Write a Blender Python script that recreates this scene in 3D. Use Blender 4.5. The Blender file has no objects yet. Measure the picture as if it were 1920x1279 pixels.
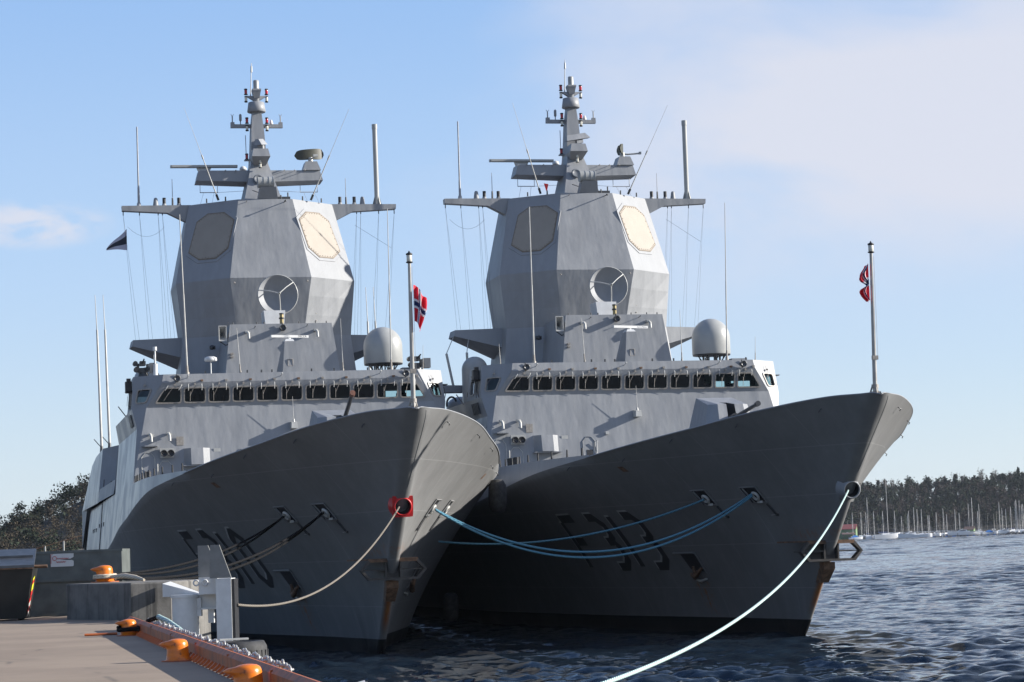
import bpy, bmesh, math, random
import numpy as np
from mathutils import Vector, Matrix
from mathutils.geometry import tessellate_polygon
rad = math.radians
random.seed(7); RNG = np.random.default_rng(11)
S = bpy.context.scene
C = S.collection

# ------------------------------------------------------------------ camera
F_PX, PITCH, ROLL, CAM_Z = 4453.4 / 1920.0, 0.0853886, 0.0374518, 4.15
cd = bpy.data.cameras.new('camera'); cam = bpy.data.objects.new('camera', cd); C.objects.link(cam)
cd.sensor_width = 36.0; cd.lens = 36.0 * F_PX; cd.clip_start = 0.5; cd.clip_end = 20000
cp, sp, cr, sr = math.cos(PITCH), math.sin(PITCH), math.cos(ROLL), math.sin(ROLL)
fw = Vector((0, cp, sp)); u0 = Vector((0, -sp, cp)); r0 = Vector((1, 0, 0))
rt = r0 * cr - u0 * sr; up = r0 * sr + u0 * cr
M = Matrix((rt, up, -fw)).transposed().to_4x4(); M.translation = (0, 0, CAM_Z)
cam.matrix_world = M
S.camera = cam

# ------------------------------------------------------------------ light and exposure
SUN_EL, SUN_AZ = rad(20.3), rad(2.5)            # azimuth measured from +X towards +Y
S.view_settings.view_transform = 'Standard'; S.view_settings.look = 'None'
S.view_settings.exposure = 0.85; S.view_settings.gamma = 1.0
w = bpy.data.worlds.new('World'); S.world = w; w.use_nodes = True
nt = w.node_tree; N = nt.nodes; L = nt.links; N.clear()
out = N.new('ShaderNodeOutputWorld'); bg = N.new('ShaderNodeBackground'); bg.inputs['Strength'].default_value = 0.15
sky = N.new('ShaderNodeTexSky'); sky.sky_type = 'NISHITA'; sky.sun_disc = False
sky.sun_elevation = SUN_EL; sky.sun_rotation = rad(90) - SUN_AZ
sky.air_density = 1.0; sky.dust_density = 0.1; sky.ozone_density = 1.6
tc = N.new('ShaderNodeTexCoord')
def wm(op, a, b=None, c=None):
    n = N.new('ShaderNodeMath'); n.operation = op
    for i, v in enumerate((a, b, c)):
        if v is None: continue
        if isinstance(v, (int, float)): n.inputs[i].default_value = v
        else: L.new(v, n.inputs[i])
    return n.outputs[0]
def wsm(v, a, b):
    n = N.new('ShaderNodeMapRange'); n.interpolation_type = 'SMOOTHSTEP'; n.clamp = True
    L.new(v, n.inputs['Value']); n.inputs['From Min'].default_value = a; n.inputs['From Max'].default_value = b
    return n.outputs[0]
sep = N.new('ShaderNodeSeparateXYZ'); L.new(tc.outputs['Generated'], sep.inputs[0])
gx, gy, gz = sep.outputs
def wnoise(scale, loc, det=5, rough=0.55, dist=0.4):
    mp = N.new('ShaderNodeMapping'); L.new(tc.outputs['Generated'], mp.inputs[0])
    mp.inputs['Scale'].default_value = scale; mp.inputs['Location'].default_value = loc
    n = N.new('ShaderNodeTexNoise'); L.new(mp.outputs[0], n.inputs['Vector'])
    n.inputs['Scale'].default_value = 1.0; n.inputs['Detail'].default_value = det; n.inputs['Roughness'].default_value = rough
    n.inputs['Distortion'].default_value = dist
    return n.outputs['Fac']
# thin veil of high cloud on the sunward side, a few faint streaks and one small low cloud far left
veil = wm('MULTIPLY', wsm(wm('ADD', wnoise((5, 5, 9), (3.1, 0, 1.2)), wm('MULTIPLY', gx, 1.2)), 0.42, 0.80), wsm(gz, 0.055, 0.15))
band = wsm(wm('ABSOLUTE', wm('SUBTRACT', wm('ADD', gz, wm('MULTIPLY', gx, -0.03)), 0.165)), 0.10, 0.0)
veil2 = wm('MULTIPLY', wm('MULTIPLY', band, wsm(gx, -0.03, 0.12)), wsm(wnoise((7, 7, 14), (0, 2, 5)), 0.28, 0.6))
dx = wm('DIVIDE', wm('ADD', gx, 0.196), 0.034); dz = wm('DIVIDE', wm('SUBTRACT', gz, 0.139), 0.011)
rr = wm('ADD', wm('MULTIPLY', dx, dx), wm('MULTIPLY', dz, dz))
puff = wm('MULTIPLY', wsm(rr, 1.2, 0.0), wsm(wnoise((40, 40, 90), (1, 5, 2)), 0.36, 0.66))
cl = wm('MINIMUM', wm('ADD', wm('ADD', wm('MULTIPLY', veil, 0.42), wm('MULTIPLY', veil2, 0.72)), wm('MULTIPLY', puff, 0.85)), 0.9)
def wmix(f, a, b):
    n = N.new('ShaderNodeMix'); n.data_type = 'RGBA'
    for sock, v in ((n.inputs['Factor'], f), (n.inputs[6], a), (n.inputs[7], b)):
        if isinstance(v, (int, float)): sock.default_value = v
        elif isinstance(v, tuple): sock.default_value = (*v, 1)
        else: L.new(v, sock)
    return n.outputs[2]
# clear northern spring sky: pale low down, bluer overhead; blended with the physical sky
k = SKY_K = 1.0 / (0.15 * 2 ** 0.85)
col = wmix(wsm(gz, 0.0, 0.13), tuple(v * k for v in (0.58, 0.70, 0.815)), tuple(v * k for v in (0.435, 0.605, 0.875)))
col = wmix(wsm(gz, 0.11, 0.28), col, tuple(v * k for v in (0.27, 0.475, 0.85)))
col = wmix(wsm(gz, 0.26, 0.62), col, tuple(v * k for v in (0.085, 0.18, 0.44)))
col = wmix(wm('MULTIPLY', wsm(gx, -0.40, -0.8), 0.6), col, tuple(v * k for v in (0.12, 0.18, 0.30)))
col = wmix(0.12, col, sky.outputs[0])
col = wmix(cl, col, tuple(v * k for v in (0.745, 0.765, 0.86)))
col = wmix(wsm(gz, -0.002, -0.05), col, tuple(v * k for v in (0.10, 0.12, 0.15)))
L.new(col, bg.inputs['Color']); L.new(bg.outputs[0], out.inputs['Surface'])
sd = bpy.data.lights.new('sun', 'SUN'); sd.energy = 5.0; sd.angle = rad(0.55); sd.color = (1.0, 0.955, 0.885)
sun = bpy.data.objects.new('sun', sd); C.objects.link(sun)
sv = Vector((math.cos(SUN_EL) * math.cos(SUN_AZ), math.cos(SUN_EL) * math.sin(SUN_AZ), math.sin(SUN_EL)))
sun.rotation_euler = sv.to_track_quat('Z', 'Y').to_euler(); sun.location = sv * 200

# ------------------------------------------------------------------ materials
MATS = {}
class NT:
    def __init__(s, name):
        s.m = bpy.data.materials.new(name); s.m.use_nodes = True; s.t = s.m.node_tree
        s.n = s.t.nodes; s.l = s.t.links; s.b = s.n['Principled BSDF']; MATS[name] = s.m
        s.tc = s.n.new('ShaderNodeTexCoord')
    def lk(s, a, b): s.l.new(a, b)
    def put(s, sock, v):
        if isinstance(v, (int, float)): sock.default_value = v
        elif isinstance(v, tuple): sock.default_value = v if len(v) != 3 or sock.type != 'RGBA' else (*v, 1)
        else: s.l.new(v, sock)
    def math(s, op, a, b=None, c=None):
        n = s.n.new('ShaderNodeMath'); n.operation = op
        for i, v in enumerate((a, b, c)):
            if v is not None: s.put(n.inputs[i], v)
        return n.outputs[0]
    def sm(s, v, a, b, lo=0.0, hi=1.0):
        n = s.n.new('ShaderNodeMapRange'); n.interpolation_type = 'SMOOTHSTEP'; s.put(n.inputs['Value'], v)
        n.inputs['From Min'].default_value = a; n.inputs['From Max'].default_value = b
        n.inputs['To Min'].default_value = lo; n.inputs['To Max'].default_value = hi
        return n.outputs[0]
    def noise(s, scale, det=4, rough=0.55, sc=(1, 1, 1), loc=(0, 0, 0), dist=0.0, co='Object'):
        mp = s.n.new('ShaderNodeMapping'); s.lk(s.tc.outputs[co], mp.inputs[0])
        mp.inputs['Scale'].default_value = sc; mp.inputs['Location'].default_value = loc
        n = s.n.new('ShaderNodeTexNoise'); s.lk(mp.outputs[0], n.inputs['Vector']); n.inputs['Scale'].default_value = scale
        n.inputs['Detail'].default_value = det; n.inputs['Roughness'].default_value = rough; n.inputs['Distortion'].default_value = dist
        return n.outputs['Fac']
    def xyz(s, co='Object'):
        n = s.n.new('ShaderNodeSeparateXYZ'); s.lk(s.tc.outputs[co], n.inputs[0]); return n.outputs
    def mix(s, f, a, b):
        n = s.n.new('ShaderNodeMix'); n.data_type = 'RGBA'
        s.put(n.inputs['Factor'], f); s.put(n.inputs[6], a); s.put(n.inputs[7], b); return n.outputs[2]
    def bump(s, h, strength=0.3, dist=0.02, nrm=None):
        n = s.n.new('ShaderNodeBump'); n.inputs['Strength'].default_value = strength; n.inputs['Distance'].default_value = dist
        s.put(n.inputs['Height'], h)
        if nrm is not None: s.lk(nrm, n.inputs['Normal'])
        return n.outputs[0]
    def set(s, color=None, rough=None, metal=None, normal=None, spec=None, **k):
        for nm, v in (('Base Color', color), ('Roughness', rough), ('Metallic', metal), ('Normal', normal), ('Specular IOR Level', spec)):
            if v is not None: s.put(s.b.inputs[nm], v)
        for a, v in k.items(): s.put(s.b.inputs[a], v)
        return s.m
def simple(name, col, rough=0.5, metal=0.0, var=0.15, scale=3.0, spec=0.5, co='Object'):
    t = NT(name); f = t.sm(t.noise(scale, 4, 0.6, co=co), 0.3, 0.7)
    c = t.mix(f, tuple(x * (1 - var) for x in col), tuple(min(1, x * (1 + var)) for x in col))
    return t.set(c, rough, metal, spec=spec)
def paint(name, col, rough=0.5, streak=0.12, buckle=0.75, spec=0.36):
    t = NT(name)
    big = t.sm(t.noise(0.45, 4, 0.6), 0.3, 0.7); st = t.sm(t.noise(1.0, 5, 0.65, sc=(2.2, 2.2, 0.12)), 0.35, 0.75)
    fine = t.noise(14, 3, 0.6)
    f = t.math('ADD', t.math('MULTIPLY', big, 0.5), t.math('MULTIPLY', st, 0.5))
    c = t.mix(f, tuple(x * (1 - streak) for x in col), tuple(x * (1 + streak * 0.6) for x in col))
    wash = t.math('MULTIPLY', t.sm(t.noise(0.22, 5, 0.6, loc=(9, 3, 5)), 0.42, 0.62), 0.10); c = t.mix(wash, c, tuple(x * 1.25 for x in col))
    dirt = t.math('MULTIPLY', t.sm(t.noise(1.3, 6, 0.7, sc=(1.6, 1.6, 0.16), loc=(4, 2, 1)), 0.60, 0.82), 0.28)
    c = t.mix(dirt, c, tuple(x * y for x, y in zip(col, (0.62, 0.58, 0.52))))
    # shallow plate buckling between frames
    h = t.math('ADD', t.noise(0.9, 2, 0.4, sc=(1.4, 1.4, 0.45)), t.math('MULTIPLY', t.noise(3.0, 2, 0.5, sc=(1.4, 1.4, 0.5)), 0.18))
    n1 = t.bump(h, buckle, 0.06); n2 = t.bump(fine, 0.05, 0.004, n1)
    return t.set(c, t.sm(big, 0, 1, rough - 0.05, rough + 0.08), 0.0, n2, spec=spec)
GREY = (0.264, 0.272, 0.284)
paint('ship_paint', GREY)
paint('side_paint', (0.262, 0.272, 0.286), 0.34, 0.16, 0.3, 0.7)
paint('ship_paint_dark', (0.15, 0.16, 0.175), 0.45)
# hull: grey topside with plate seams, black boot-top, rust below the bow fender and the anchor pockets
t = NT('hull_paint'); X, Y, Z = t.xyz()
hc = (0.200, 0.200, 0.199)
big = t.sm(t.noise(0.35, 5, 0.6, sc=(1, 1, 1.3)), 0.3, 0.7); st = t.sm(t.noise(1.2, 6, 0.68, sc=(1.5, 1.5, 0.10)), 0.35, 0.8)
f = t.math('ADD', t.math('MULTIPLY', big, 0.45), t.math('MULTIPLY', st, 0.55))
c = t.mix(f, tuple(x * 0.84 for x in hc), tuple(x * 1.10 for x in hc))
br = t.n.new('ShaderNodeTexBrick'); mpn = t.n.new('ShaderNodeMapping'); cmb = t.n.new('ShaderNodeCombineXYZ')
t.lk(Y, cmb.inputs[0]); t.lk(Z, cmb.inputs[1]); t.lk(cmb.outputs[0], br.inputs['Vector'])
br.inputs['Scale'].default_value = 1.0; br.inputs['Brick Width'].default_value = 6.2; br.inputs['Row Height'].default_value = 1.93
br.inputs['Mortar Size'].default_value = 0.018; br.inputs['Mortar Smooth'].default_value = 0.3
br.inputs['Color1'].default_value = (0.42, 0.42, 0.42, 1); br.inputs['Color2'].default_value = (0.58, 0.58, 0.58, 1); br.inputs['Mortar'].default_value = (1, 1, 1, 1)
plate = t.math('SUBTRACT', br.outputs['Color'], 0.5)
c = t.mix(t.math('MULTIPLY', br.outputs['Fac'], 0.42), c, (0.34, 0.34, 0.335))
c = t.mix(t.math('ABSOLUTE', t.math('MULTIPLY', plate, 0.35)), c, (0.17, 0.17, 0.17))
def boxm(lo, hi, v, e): return t.math('MULTIPLY', t.sm(v, lo - e, lo + e), t.sm(v, hi + e, hi - e))
rs = t.noise(2.0, 6, 0.7, sc=(3.2, 3.2, 0.22), loc=(2, 7, 1))
AX = t.math('ABSOLUTE', X)
r1 = t.math('MULTIPLY', t.math('MULTIPLY', boxm(-1, 0.11, AX, 0.10), boxm(1.15, 3.0, Z, 0.5)), t.sm(rs, 0.22, 0.5))
r2 = t.math('MULTIPLY', t.math('MULTIPLY', boxm(16.1, 17.1, Y, 0.25), boxm(0.9, 2.5, Z, 0.4)), t.math('MULTIPLY', t.sm(X, 0.0, -0.5), t.sm(rs, 0.46, 0.66)))
r3 = t.math('MULTIPLY', t.math('MULTIPLY', boxm(0.0, 0.9, AX, 0.3), boxm(4.0, 4.5, Z, 0.15)), t.sm(rs, 0.46, 0.62))
r4 = t.math('MULTIPLY', t.math('MULTIPLY', boxm(8.2, 9.6, Y, 0.3), boxm(4.3, 5.9, Z, 0.5)), t.math('MULTIPLY', t.sm(X, 0.5, 1.0), t.sm(rs, 0.57, 0.72)))
rust = t.math('MINIMUM', t.math('ADD', t.math('ADD', r1, t.math('MULTIPLY', r2, 0.8)), t.math('ADD', t.math('MULTIPLY', r3, 0.35), t.math('MULTIPLY', r4, 0.5))), 0.92)
c = t.mix(rust, c, t.mix(t.noise(5, 4), (0.20, 0.045, 0.012), (0.33, 0.16, 0.05)))
wl = t.math('ADD', Z, t.math('MULTIPLY', t.math('SUBTRACT', t.noise(0.8, 3, co='Object'), 0.5), 0.03))
c = t.mix(t.sm(wl, 0.55, 0.58), (0.012, 0.013, 0.015), c)
h = t.math('ADD', t.noise(0.7, 2, 0.4, sc=(1, 1.2, 0.6)), t.math('MULTIPLY', br.outputs['Fac'], 0.05))
t.set(c, t.sm(big, 0, 1, 0.50, 0.62), 0.0, t.bump(h, 0.30, 0.06), spec=0.12)
simple('white_paint', (0.62, 0.62, 0.61), 0.4, var=0.06)
simple('dome_paint', (0.33, 0.335, 0.325), 0.35, var=0.05, scale=1.5)
simple('light_fitting', (0.45, 0.445, 0.42), 0.4, var=0.1)
simple('black_fitting', (0.018, 0.018, 0.02), 0.5)
simple('dark_metal', (0.06, 0.062, 0.065), 0.4, 0.3)
simple('gun_metal', (0.045, 0.047, 0.05), 0.38, 0.4)
simple('brown_cap', (0.16, 0.07, 0.045), 0.6)
simple('olive_dark', (0.045, 0.045, 0.03), 0.5)
simple('array_cover', (0.30, 0.262, 0.215), 0.6, var=0.05, scale=1.2)
simple('array_rim', (0.19, 0.15, 0.11), 0.7, var=0.2, scale=9)
simple('frame_metal', (0.29, 0.265, 0.235), 0.5, var=0.2, scale=12)
simple('interior', (0.035, 0.037, 0.04), 0.8)
simple('red_lens', (0.42, 0.012, 0.02), 0.15)
simple('white_lens', (0.62, 0.6, 0.52), 0.15)
simple('rust_metal', (0.15, 0.085, 0.05), 0.75, var=0.45, scale=5)
simple('fender_steel', (0.055, 0.048, 0.042), 0.6, var=0.4, scale=4)
simple('number_black', (0.026, 0.026, 0.028), 0.5)
simple('number_rim', (0.33, 0.33, 0.325), 0.5)
simple('steel_rod', (0.36, 0.35, 0.33), 0.35, 0.2, var=0.1)
simple('wire', (0.30, 0.31, 0.33), 0.5)
simple('dark_wire', (0.08, 0.085, 0.10), 0.5)
simple('brass', (0.30, 0.24, 0.12), 0.4, 0.5)
t = NT('red_paint'); wr = t.sm(t.noise(6.0, 6, 0.7), 0.58, 0.68); t.set(t.mix(t.math('MULTIPLY', wr, 0.7), (0.50, 0.018, 0.02), (0.17, 0.03, 0.022)), 0.42)
t = NT('orange_paint'); wr = t.sm(t.noise(7.0, 6, 0.7), 0.60, 0.68); sc_ = t.sm(t.noise(3.0, 5, 0.6, sc=(1, 1, 4)), 0.35, 0.7)
c = t.mix(sc_, (0.78, 0.20, 0.012), (0.58, 0.13, 0.012)); c = t.mix(t.math('MULTIPLY', wr, 0.85), c, (0.13, 0.06, 0.035)); t.set(c, t.sm(wr, 0, 1, 0.30, 0.75), 0, t.bump(wr, -0.2, 0.004))
simple('pale_lettering', (0.09, 0.10, 0.14), 0.5)
t = NT('window_glass')
g = t.n.new('ShaderNodeBsdfGlossy'); g.inputs['Roughness'].default_value = 0.03; g.inputs['Color'].default_value = (0.9, 0.95, 1, 1)
tr = t.n.new('ShaderNodeBsdfTransparent'); tr.inputs['Color'].default_value = (0.50, 0.68, 0.68, 1)
fr = t.n.new('ShaderNodeFresnel'); fr.inputs['IOR'].default_value = 1.5; ms = t.n.new('ShaderNodeMixShader')
t.lk(fr.outputs[0], ms.inputs[0]); t.lk(tr.outputs[0], ms.inputs[1]); t.lk(g.outputs[0], ms.inputs[2])
t.lk(ms.outputs[0], t.n['Material Output'].inputs['Surface'])
def rope_mat(name, a, b, scale=26):
    t = NT(name); wv = t.n.new('ShaderNodeTexWave'); wv.wave_type = 'BANDS'; wv.bands_direction = 'DIAGONAL'
    t.lk(t.tc.outputs['UV'], wv.inputs['Vector']); wv.inputs['Scale'].default_value = scale; wv.inputs['Distortion'].default_value = 0.6
    c = t.mix(t.sm(wv.outputs['Fac'], 0.2, 0.8), a, b)
    t.set(c, 0.85, 0, t.bump(wv.outputs['Fac'], 0.6, 0.02), spec=0.1)
rope_mat('rope_blue', (0.055, 0.16, 0.24), (0.16, 0.36, 0.47), 3.0)
rope_mat('rope_pale', (0.26, 0.40, 0.39), (0.52, 0.62, 0.59), 3.0)
rope_mat('rope_tan', (0.12, 0.105, 0.088), (0.24, 0.215, 0.185), 3.0)
rope_mat('rope_dark', (0.008, 0.008, 0.009), (0.016, 0.016, 0.017), 3.0)
rope_mat('rope_cream', (0.50, 0.42, 0.32), (0.70, 0.62, 0.50), 4.0)

# ------------------------------------------------------------------ mesh helpers
class MB:
    def __init__(s): s.v = []; s.f = []; s.mi = []; s.sm = []; s.uv = {}
    def add(s, vs, fs, mi=0, smooth=False):
        o = len(s.v); s.v.extend([tuple(v) for v in vs])
        for f in fs: s.f.append([i + o for i in f]); s.mi.append(mi); s.sm.append(smooth)
        return o
    def quad(s, a, b, c, d, mi=0): s.add([a, b, c, d], [(0, 1, 2, 3)], mi)
    def poly(s, pts, mi=0): s.add(pts, [tuple(range(len(pts)))], mi)
    def box(s, c, d, mi=0, rot=None):
        hx, hy, hz = d[0] / 2, d[1] / 2, d[2] / 2
        vs = [Vector((x * hx, y * hy, z * hz)) for z in (-1, 1) for y in (-1, 1) for x in (-1, 1)]
        if rot is not None: vs = [rot @ v for v in vs]
        c = Vector(c); s.add([v + c for v in vs], [(0, 2, 3, 1), (4, 5, 7, 6), (0, 1, 5, 4), (2, 6, 7, 3), (0, 4, 6, 2), (1, 3, 7, 5)], mi)
    def prism(s, bot, top, mi=0, smooth=False):
        n = len(bot); s.add(list(bot) + list(top), [tuple(range(n))[::-1], tuple(range(n, 2 * n))] + [(i, (i + 1) % n, n + (i + 1) % n, n + i) for i in range(n)], mi, smooth)
    def cyl(s, a, b, r0, r1=None, n=10, mi=0, caps=True, smooth=True):
        r1 = r0 if r1 is None else r1; a = Vector(a); b = Vector(b); d = (b - a).normalized()
        u = d.orthogonal().normalized(); v = d.cross(u)
        vs = [a + (u * math.cos(6.28319 * i / n) + v * math.sin(6.28319 * i / n)) * r0 for i in range(n)]
        vs += [b + (u * math.cos(6.28319 * i / n) + v * math.sin(6.28319 * i / n)) * r1 for i in range(n)]
        o = s.add(vs, [(i, (i + 1) % n, n + (i + 1) % n, n + i) for i in range(n)], mi, smooth)
        if caps: s.add(vs[:n][::-1], [tuple(range(n))], mi); s.add(vs[n:], [tuple(range(n))], mi)
    def tube(s, pts, r, n=6, mi=0, caps=True):
        pts = [Vector(p) for p in pts]; m = len(pts); rs = r if isinstance(r, (list, tuple)) else [r] * m
        vs = []; u = None; L_ = 0.0; uvs = []
        for i, p in enumerate(pts):
            d = (pts[min(i + 1, m - 1)] - pts[max(i - 1, 0)]).normalized()
            if u is None: u = d.orthogonal().normalized()
            u = (u - d * u.dot(d)).normalized(); v = d.cross(u)
            if i: L_ += (p - pts[i - 1]).length
            for k in range(n):
                a = 6.28319 * k / n; vs.append(p + (u * math.cos(a) + v * math.sin(a)) * rs[i]); uvs.append((L_, k / n * 1.0))
        fs = [(i * n + k, i * n + (k + 1) % n, (i + 1) * n + (k + 1) % n, (i + 1) * n + k) for i in range(m - 1) for k in range(n)]
        o = s.add(vs, fs, mi, True)
        for i, q in enumerate(uvs): s.uv[o + i] = q
        if caps: s.add(vs[:n][::-1], [tuple(range(n))], mi); s.add(vs[-n:], [tuple(range(n))], mi)
    def lathe(s, prof, c=(0, 0, 0), n=16, mi=0, axis=None, smooth=True):
        c = Vector(c); d = Vector(axis or (0, 0, 1)).normalized(); u = d.orthogonal().normalized(); v = d.cross(u)
        vs = [c + d * z + (u * math.cos(6.28319 * k / n) + v * math.sin(6.28319 * k / n)) * max(r, 1e-4) for r, z in prof for k in range(n)]
        m = len(prof)
        s.add(vs, [(i * n + k, i * n + (k + 1) % n, (i + 1) * n + (k + 1) % n, (i + 1) * n + k) for i in range(m - 1) for k in range(n)], mi, smooth)
    def holes(s, outer, hl, mi=0, thick=None):
        polys = [[Vector(p) for p in outer]] + [[Vector(p) for p in h] for h in hl]
        allv = [p for q in polys for p in q]
        s.add(allv, [tuple(t) for t in tessellate_polygon(polys)], mi)
        if thick is not None:
            d = Vector(thick)
            for q in polys[1:]:
                n = len(q)
                for i in range(n): s.quad(q[i], q[(i + 1) % n], q[(i + 1) % n] + d, q[i] + d, mi)
    def mirror(s, axis=0):
        o = len(s.v); vs = []
        for p in s.v: q = list(p); q[axis] = -q[axis]; vs.append(tuple(q))
        fs = [[i + o for i in f][::-1] for f in s.f]; s.v += vs; s.f += fs; s.mi += list(s.mi); s.sm += list(s.sm)
        for k, q in list(s.uv.items()): s.uv[k + o] = q
        return s
    def mesh(s, name, mats):
        m = bpy.data.meshes.new(name); m.from_pydata([tuple(v) for v in s.v], [], s.f)
        for k in (mats if isinstance(mats, (list, tuple)) else [mats]): m.materials.append(MATS[k])
        m.polygons.foreach_set('material_index', s.mi); m.polygons.foreach_set('use_smooth', s.sm)
        if s.uv:
            ul = m.uv_layers.new(name='UVMap'); 
            for lp in m.loops:
                if lp.vertex_index in s.uv: ul.data[lp.index].uv = s.uv[lp.vertex_index]
        m.update(); return m
    def build(s, name, mats, parent=None, loc=None, fix=True):
        m = s.mesh(name, mats)
        if fix:
            bm = bmesh.new(); bm.from_mesh(m); bmesh.ops.recalc_face_normals(bm, faces=bm.faces[:]); bm.to_mesh(m); bm.free()
        o = bpy.data.objects.new(name, m); C.objects.link(o)
        if parent is not None: o.parent = parent
        if loc is not None: o.location = loc
        return o
def tag(o, label=None, cat=None, group=None, kind=None):
    for k, v in (('label', label), ('category', cat), ('group', group), ('kind', kind)):
        if v: o[k] = v
    return o
def empty(name, loc=(0, 0, 0), rot=(0, 0, 0), label=None, cat=None, group=None):
    o = bpy.data.objects.new(name, None); C.objects.link(o); o.location = loc; o.rotation_euler = rot; o.empty_display_size = 0.3
    return tag(o, label, cat, group)
def inst(src, name, parent, loc=(0, 0, 0), rot=(0, 0, 0), scale=(1, 1, 1)):
    o = bpy.data.objects.new(name, src.data); C.objects.link(o); o.parent = parent
    o.location = loc; o.rotation_euler = rot; o.scale = scale; return o
KIDS = {}
def copy_tree(o, parent=None):
    c = o.copy(); C.objects.link(c)
    if parent is not None: c.parent = parent
    for ch in list(o.children): copy_tree(ch, c)
    return c
V = Vector
# ------------------------------------------------------------------ frigate: hull (local: +X port, +Y aft, +Z up, waterline near z = 0)
WATER_Z = -0.22
Y0 = -0.7
YK = np.array([-.7, -.5, 0, 1, 2.5, 5, 9, 13, 18, 24, 30, 36, 42, 50, 60, 72, 128])
XK = np.array([0, .133, .627, 1.419, 2.355, 3.583, 4.907, 6.109, 7.222, 8.30, 8.60, 8.70, 8.76, 8.77, 8.77, 8.76, 8.3])
ZK = np.array([9.50, 9.59, 9.57, 9.56, 9.442, 9.19, 8.795, 8.438, 8.025, 7.524, 7.00, 6.48, 6.05, 5.3, 4.55, 3.5, 3.0])
QY, QV = [-.7, 3, 9, 20, 40, 72, 128], [.55, 1.228, 1.815, 1.408, 1.2, 1.0, 1.0]
WY, WV = [9.1, 15, 25, 40, 72, 110, 128], [0, 1.095, 3.8, 6.5, 8.0, 7.8, 7.2]
UK = np.sqrt(YK - Y0)
def herm(u, K, Vv):
    u = np.asarray(u, float); m = np.gradient(Vv, K); i = np.clip(np.searchsorted(K, u) - 1, 0, len(K) - 2); h = K[i + 1] - K[i]; t = (u - K[i]) / h
    return (2*t**3-3*t**2+1)*Vv[i] + (t**3-2*t**2+t)*h*m[i] + (-2*t**3+3*t**2)*Vv[i+1] + (t**3-t**2)*h*m[i+1]
def kx(y): return np.maximum(herm(np.sqrt(np.maximum(np.asarray(y, float) - Y0, 0)), UK, XK), 0)
def kz(y): return herm(np.sqrt(np.maximum(np.asarray(y, float) - Y0, 0)), UK, ZK)
def zstem(y): return 9.66 - 0.959 * (np.asarray(y, float) - Y0)
BOT = -1.6
def hb(y, z):
    y = float(y); d = float(kx(y)); zd = float(kz(y)); q = np.interp(y, QY, QV); w_ = np.interp(y, WY, WV)
    zs = float(zstem(y)) if y < 9.6 else float(max(zstem(y), -.25))
    t_ = (z - zs) / (zd - zs)
    if t_ <= 0: return w_ * (1.0 if y > 9.1 else 0)
    b = w_ + (d - w_) * min(t_, 1.06) ** q
    if y < 14:                                  # rounded stem plate
        s_ = y - (Y0 + (9.66 - z) / 0.959); r = (0.15 + 0.024 * max(0, z)) * min(1, (14 - y) / 4)
        if s_ > 0: b = math.sqrt(b * b + (r * math.sqrt(1 - (1 - min(s_ / r, 1)) ** 2)) ** 2)
    return b
def hp(y, z, side=-1, off=0.0):
    e = 0.05; b = hb(y, z)
    n = Vector((1, -(hb(y + e, z) - hb(y - e, z)) / (2 * e), -(hb(y, z + e) - hb(y, z - e)) / (2 * e))).normalized()
    p = Vector((b, y, z)) + n * off
    return Vector((side * p.x, p.y, p.z)) if side < 0 else p
TUM = 0.12                                    # tumblehome of the sides above the knuckle
DECK_Z = 8.15
def side_x(y, z): return float(kx(y)) - TUM * max(0, z - float(kz(y)))
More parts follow.
